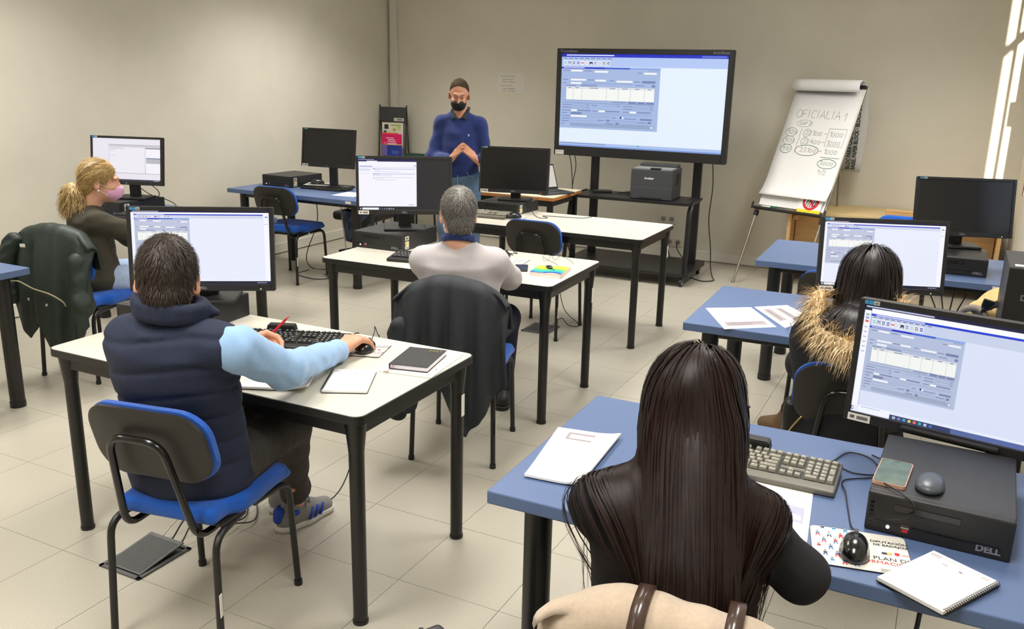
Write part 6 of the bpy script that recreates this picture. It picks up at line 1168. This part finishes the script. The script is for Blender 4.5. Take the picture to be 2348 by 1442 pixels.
sdo('body', [(hd, .006), (lb, .009), (hand_F(wl, (.3, 1, 0), (0, 0, 1), -1, sc=.92), .004), (hand_F(wr, (-.3, 1, 0), (0, 0, 1), 1, sc=.92), .004)], M_SKIN2, P.t)
f = F(.04); torso(f, L(-.405, 1.555, .46), nb + vec(0, 0, -.005), (1, 0, 0), 1.0, 1.0); f.cap(nb + vec(-.04, 0, -.03), shl, .048, .052); f.cap(nb + vec(.04, 0, -.03), shr, .048, .052); f.chain([shl, ell_, wl], [.052, .048, .038]); f.chain([shr, elr, wr], [.052, .049, .04]); f.disp = folds(.005, (16, 16, 30), 54, 4); sdo('top', [(f, .008)], M_BLACKCLOTH, P.t)
f = F(.03); f.chain([hipl, kl, al + vec(0, 0, .03)], [.09, .068, .045]); f.chain([hipr, kr, ar + vec(0, 0, .03)], [.09, .068, .045]); f.ell((hipl + hipr) / 2, (.18, .13, .075)); sdo('jeans', [(f, .01)], M_JEANSD, P.t)
for a_ in (al, ar): shoe(P, 'shoe', a_, (0, 1, 0), M_BLACKPL, M_EDGE, .24)
m_ = Matrix.Translation(hp) @ Euler(hr).to_matrix().to_4x4()
f = F(.012); f.frame(hp, hr); f.ell((0, -.012, .028), (.076, .095, .094)); f.ell((0, -.05, -.03), (.074, .058, .09)); f.cut((0, .085, .06), (0, .8, -.6), .006); hb = sdo('hair', [(f, .006)], M_HCHEST, P.t)
col = F(.03); col.frame(hp, hr); col.ell((0, -.012, .028), (.077, .096, .095)); col.ell((0, -.03, -.05), (.075, .068, .09)); col.frame(); col.spine(L(-.405, 1.555, .46), nb, (1, 0, 0), TS, [.17, .18, .17, .167, .175, .16, .1, .07], [.122, .13, .12, .118, .122, .11, .085, .065], [0] * 8); col.cap(hp + vec(0, -.045, -.03), nb + vec(0, -.08, -.17), .078, .10); col.cap(nb, shl, .05, .055); col.cap(nb, shr, .05, .055); col.spine(nb + vec(0, -.09, -.42), nb + vec(0, -.08, -.05), (1, 0, 0), [0, .3, .7, 1], [.095, .11, .115, .085], [.018, .024, .028, .036], [0, 0, 0, 0])
rt = surf_samples(hb, 7500, 58, lambda P_, N_: (P_[:, 2] > hp[2] - .04) * 1.); c0 = np.array(m_ @ Vector((.0, .02, .122)))
rt = [(p, (lambda d: d / np.linalg.norm(d))((p - c0) * vec(1.1, 1, .4) + n * .012 + vec(0, -.012, -.03))) for p, n in rt]
long_hair(P, 'hair_strands', rt, col, 30, .0225, .0022, M_HCHEST, 59, hb, .2, out=.003, wind=lambda p: np.stack([-np.sign(p[:, 0] - hp[0]) * np.where(p[:, 2] < hp[2] - .02, np.clip((abs(p[:, 0] - hp[0] + .01) - .08) * 9, 0, .7), 0), np.where(p[:, 2] < hp[2] - .2, -.25, np.where(p[:, 2] < hp[2] + .02, -.75, 0)), np.zeros(len(p))], 1))
bm = B(); tube(bm, [m_ @ Vector((.079, .03, .005)), m_ @ Vector((.082, .06, .006)), m_ @ Vector((.075, .1, .0))], .003, 6); tube(bm, [m_ @ Vector((.042 + .027 * math.cos(a), .105 - .012 * abs(math.cos(a)), .0 + .022 * math.sin(a))) for a in np.linspace(0, 2 * PI, 17)], .003, 6); fin('glasses', bm, M('glasses_violet', rgb(120, 40, 80), .4), P.t, True)
# ================================================================ coats on chair backs, bags
def draped(name, label, loc, deg, mat, seed, hem, sleeves=(), top=.86, halfw=.25, front=.66, amp=.02, nf=4, cat='jacket', flare=.10, sag=.11, thick=.012):
    """a garment thrown over the chair back: one cloth sheet from the front lap over the ridge down to an uneven hem, with hanging folds"""
    t = thing(name, label, cat, (loc[0], loc[1], 0), R(deg)); r = random.Random(seed); NU, NV = 72, 60; bm = B(); V = []
    W_s = [(r.uniform(2.2, 7.5), r.uniform(0, 6.3), r.uniform(.5, 1.)) for _ in range(nf)]; fine = [(r.uniform(12, 22), r.uniform(0, 6.3), r.uniform(4, 9)) for _ in range(4)]
    hx = [h[0] for h in hem]; hz = [h[1] for h in hem]
    for i in range(NU + 1):
        u = -1 + 2 * i / NU; row = []; zt = top - sag * abs(u) ** 3.2 + .006 * math.sin(5 * u + seed); zb = float(np.interp(u, hx, hz)); fo = sum(w * math.sin(f * u * 2 + p) for f, p, w in W_s) / nf; fo = math.copysign(abs(fo) ** .75, fo)
        for j in range(NV + 1):
            v = j / NV
            if v < .2: k = v / .2; y, z, d = -.118 - .01 * k, front + (zt - .035 - front) * k, 0
            elif v < .36: k = (v - .2) / .16; a = PI * k; y, z, d = -.183 + .056 * math.cos(a), zt - .035 + .045 * math.sin(a), 0
            else: k = (v - .36) / .64; y, z, d = -.239 - flare * k ** .8 + .05 * k * k, zt - .035 + (zb - zt + .035) * k, k
            A = .35 + .65 * min(1, d * 2.2); wrap = .055 * abs(u) ** 5 * (1 if v > .3 else -.4); g = sum(math.sin(f * u + p + q * z) for f, p, q in fine) / 4
            y2 = y - .055 + wrap - (amp * fo * A if v > .28 else amp * .25 * fo) - .004 * g * (.3 + d); x = u * halfw * (1 + .05 * d + .04 * math.sin(3 * v + seed)) + .35 * amp * math.sin(2 * fo + 3 * z) * d
            row.append(bm.verts.new((x, y2, z + .004 * g)))
        V.append(row)
    for i in range(NU):
        for j in range(NV): bm.faces.new((V[i][j], V[i][j + 1], V[i + 1][j + 1], V[i + 1][j]))
    bmesh.ops.recalc_face_normals(bm, faces=bm.faces); o = fin('cloth', bm, mat, t, True); md = o.modifiers.new('thickness', 'SOLIDIFY'); md.thickness = thick; md.offset = 0
    for k, ch in enumerate(sleeves):
        f = F(.03); f.chain([(p[0], p[1] - .05, p[2]) for p in ch], [p[3] for p in ch]); f.disp = folds(.007, (40, 40, 55), seed + 5 + k, 4); sdo('sleeve', [(f, .007)], mat, t)
    return t, o
M_DARKJ = M('jacket_dark_slate', rgb(30, 35, 39), .75, var=.1, vs=60, bump=.1, bs=300)
t, o = draped('jacket', 'dark slate jacket hanging over the chair of the grey-haired man', (-1.955, 3.46), 15, M_DARKJ, 71, [(-1, .34), (-.8, .27), (-.6, .30), (-.45, .42), (-.2, .42), (-.05, .36), (.15, .25), (.32, .19), (.5, .24), (.75, .36), (1, .44)], [[(-.215, -.25, .66, .05), (-.235, -.27, .45, .052), (-.23, -.26, .27, .045)]], top=.872, halfw=.255, amp=.055, nf=4)
M_PARKA = M('parka_dark_green', rgb(24, 38, 31), .55, var=.12, vs=40, bump=.12, bs=250)
t, o = draped('parka', 'dark green parka hanging over the chair of the blonde woman', (-4.39, 3.37), 8, M_PARKA, 83, [(-1, .52), (-.8, .44), (-.6, .32), (-.42, .27), (-.25, .34), (-.15, .40), (-.02, .33), (.15, .25), (.5, .22), (.8, .27), (1, .38)], [[(-.2, -.26, .80, .05), (-.27, -.27, .7, .06), (-.26, -.28, .58, .055), (-.22, -.29, .5, .045)], [(.2, -.24, .72, .05), (.24, -.27, .5, .055), (.2, -.3, .34, .045)]], top=.885, halfw=.265, amp=.055, nf=5, flare=.13)
bm = B(); tube(bm, smooth_path([(-.16, -.40, .60), (-.08, -.42, .61), (.02, -.425, .58), (.12, -.42, .56), (.175, -.395, .52), (.18, -.38, .49)], 5), .004, 6); fin('zip', bm, M('zip_beige', rgb(150, 142, 110), .5), t, True)
for (x, y, z) in ((.10, -.428, .50), (-.02, -.428, .52)): bm = B(); cyl(bm, (x, y + .004, z), (x, y - .004, z), .008, n=12); fin('snap_button', bm, M_CHROME, t, True)
bm = B(); box(bm, (-.11, -.343, .79), (.03, .003, .018), rot=(.1, 0, .2)); fin('label_patch', bm, M_STICKER, t)
M_COAT = M('coat_beige', rgb(176, 158, 138), .95, var=.06, vs=120, bump=.2, bs=500, sheen=.3)
t, o = draped('coat', 'beige coat with brown leather straps over the chair of the long-haired woman', (-.37, 1.55), 8, M_COAT, 91, [(-1, .3), (0, .25), (1, .3)], [], top=.862, halfw=.235, amp=.022, nf=3, cat='coat', sag=.06)
M_STRAP = M('leather_brown', rgb(58, 40, 32), .3, var=.1, coat=.3)
for x in (-.045, .11):
    bm = B(); pts = smooth_path([(x, -.10, .70), (x, -.112, .82), (x + .003, -.15, .878), (x + .003, -.19, .888), (x, -.235, .87), (x - .004, -.275, .80), (x - .004, -.31, .7), (x, -.35, .5)], 5); rows = []
    for p in pts: rows.append([bm.verts.new(p + Vector((q, -.055, 0))) for q in (-.014, .014)])
    for a, b_ in zip(rows, rows[1:]): bm.faces.new((a[0], a[1], b_[1], b_[0]))
    s_ = fin('strap', bm, M_STRAP, t, True); md = s_.modifiers.new('thickness', 'SOLIDIFY'); md.thickness = .004
# handbag of the woman with the fur hood
t = thing('handbag', 'black handbag with a square gold buckle on the chair of the fur-hood woman', 'bag', (-.335, 3.15, .478), R(10)); t.scale = (.95, .95, .9); f = F(.02); f.rbox((0, 0, .09), (.09, .025, .065), .024); f.disp = folds(.004, (30, 30, 30), 95, 3); sdo('body', [(f, .006)], M('bag_black', rgb(18, 17, 17), .45, var=.1), t); M_GOLD = M('gold', rgb(212, 184, 120), .3, metal=.8)
bm = B()
for (a, b_) in (((-.02, .13), (.02, .13)), ((.02, .13), (.02, .09)), ((.02, .09), (-.02, .09)), ((-.02, .09), (-.02, .13))): tube(bm, [(a[0], -.055, a[1]), (b_[0], -.055, b_[1])], .004, 6)
fin('buckle', bm, M_GOLD, t, True); bm = B(); tube(bm, smooth_path([(-.09, -.045, .05), (-.07, -.052, .09), (-.045, -.054, .13)], 4), .004, 6); fin('zip', bm, M_GOLD, t, True); bm = B(); tube(bm, smooth_path([(-.07, 0.01, .15), (-.05, .03, .17), (.03, .03, .172), (.07, .01, .15)], 5), .007, 7); fin('handle', bm, M_STRAP, t, True)
# rucksack on the second blue desk
M_RUCK = M('canvas_sand', rgb(196, 168, 112), .85, var=.1, vs=50, bump=.15, bs=300); t = thing('rucksack', 'sand coloured rucksack with black straps lying behind the nearest monitor', 'bag', (.29, 3.80, .74), R(-8)); t.location = (.245, 4.12, .74); t.scale = (.95, 1.0, 1.25)
f = F(.04); f.ell((.06, 0, .07), (.17, .14, .08)); f.ell((.13, -.02, .10), (.11, .12, .06)); f.cap((-.08, -.06, .05), (.02, -.12, .03), .045, .05); f.cut((0, 0, 0), (0, 0, -1), .004); f.cut((.235, 0, 0), (1, 0, 0), .01); f.disp = folds(.010, (24, 24, 24), 97, 4); sdo('body', [(f, .007)], M_RUCK, t)
for k, p in enumerate(([(-.06, -.14, .09), (.0, -.15, .12), (.07, -.155, .14), (.13, -.15, .135)], [(-.1, -.11, .09), (-.04, -.16, .07), (.04, -.18, .06)])): bm = B(); tube(bm, smooth_path(p, 5), .014, 6, flat=.25); fin('strap', bm, M_BLACKCLOTH, t, True)
bm = B(); box(bm, (-.035, -.15, .115), (.045, .012, .03), .003, rot=(.3, .2, .3)); fin('buckle', bm, M_BLACKPL, t); bm = B(); box(bm, (.075, -.165, .155), (.05, .012, .025), .003, rot=(.3, -.1, 0)); fin('buckle', bm, M_BLACKPL, t)
bm = B(); tube(bm, smooth_path([(-.15, -.08, .01), (-.13, -.11, .075), (-.07, -.13, .09), (-.02, -.15, .055), (0, -.15, .01)], 6), .012, 8); fin('grab_loop', bm, M('webbing_grey', rgb(120, 112, 104), .6), t, True)
# faceted tote and office chair at the left-wall desk
t = thing('tote_bag', 'navy and black faceted tote bag hanging below the desk at the left wall', 'bag', (-4.62, 6.26, .29), R(6)); rr_ = random.Random(3); cols = [M('tote_navy', rgb(40, 52, 84), .35), M('tote_black', rgb(16, 17, 20), .3), M('tote_slate', rgb(70, 84, 112), .35)]
bm = B(); nx, nz = 4, 3; G0 = [[bm.verts.new((-.15 + .3 * i / nx * (1 - .25 * (1 - j / nz)) + .0375 * (1 - j / nz), -.05 * math.sin(PI * i / nx) - .03, .27 * j / nz)) for j in range(nz + 1)] for i in range(nx + 1)]; G1 = [[bm.verts.new((v.co.x, -v.co.y * .8 + .02, v.co.z)) for v in r] for r in G0]
for GG, fl in ((G0, 0), (G1, 1)):
    for i in range(nx):
        for j in range(nz):
            a, b_, c, d = GG[i][j], GG[i + 1][j], GG[i + 1][j + 1], GG[i][j + 1]
            for tri in ((a, b_, c), (a, c, d)): q = bm.faces.new(tri[::-1] if fl else tri); q.material_index = rr_.randrange(3)
for i in range(nx): bm.faces.new((G0[i][0], G1[i][0], G1[i + 1][0], G0[i + 1][0]))
for j in range(nz): bm.faces.new((G0[0][j], G0[0][j + 1], G1[0][j + 1], G1[0][j])); bm.faces.new((G0[nx][j], G1[nx][j], G1[nx][j + 1], G0[nx][j + 1]))
fin('body', bm, cols, t); 
for y in (-.04, .03): bm = B(); tube(bm, smooth_path([(-.08, y, .265), (-.06, y, .4), (.06, y, .4), (.08, y, .265)], 5), .006, 6); fin('handle', bm, M_BLACKCLOTH, t, True)
t = thing('office_chair', 'black office chair behind the switched-off monitor at the left wall', 'chair', (-4.92, 6.78, 0), R(186))
f = F(.03); f.rbox((0, 0, .44), (.2, .19, .012), .03); sdo('seat', [(f, .011)], M_SHELL, t); f = F(.03); f.rbox((0, -.22, .74), (.17, .006, .13), .03, rot=(R(8), 0, 0)); f.cut((0, 0, .93), (0, 0, 1), .03); sdo('backrest', [(f, .011)], M_SHELL, t)
bm = B(); tube(bm, fillet([(0, .05, .40), (0, -.26, .42), (0, -.26, .7)], .06), .02, 8, flat=.5); fin('back_bar', bm, M_BLACKMETAL, t, True); bm = B(); cyl(bm, (0, 0, .1), (0, 0, .42), .025, n=16); fin('gas_lift', bm, M_BLACKMETAL, t, True, flat_angle=40)
for k in range(5):
    a = 2 * PI * k / 5 + .3; e = (.26 * math.cos(a), .26 * math.sin(a)); bm = B(); tube(bm, [(0, 0, .12), (e[0], e[1], .075)], [.022, .014], 8); l_ = fin('base_leg', bm, M_BLACKPL, t, True); bm = B(); cyl(bm, (e[0] - .012, e[1], .03), (e[0] + .012, e[1], .03), .03, n=16); fin('castor', bm, M_BLACKPL, l_, True, flat_angle=40)
# dark case whose corner shows at the bottom edge
t = thing('briefcase', 'dark grey case whose corner shows at the bottom edge of the picture', 'case', (-.86, 1.50, 0), R(-28)); bm = B(); box(bm, (0, 0, .225), (.34, .11, .43), .015, 3); fin('shell', bm, M('case_dark', rgb(50, 46, 50), .5, var=.08), t); bm = B(); box(bm, (0, 0, .225), (.344, .012, .434), .004); fin('seam', bm, M_EDGE, t)
bm = B(); tube(bm, fillet([(-.05, .0, .0), (-.05, 0, .02), (.05, 0, .02), (.05, 0, .0)], .01), .006, 6); fin('handle', bm, M_EDGE, t, True, loc=(0, .05, .43))
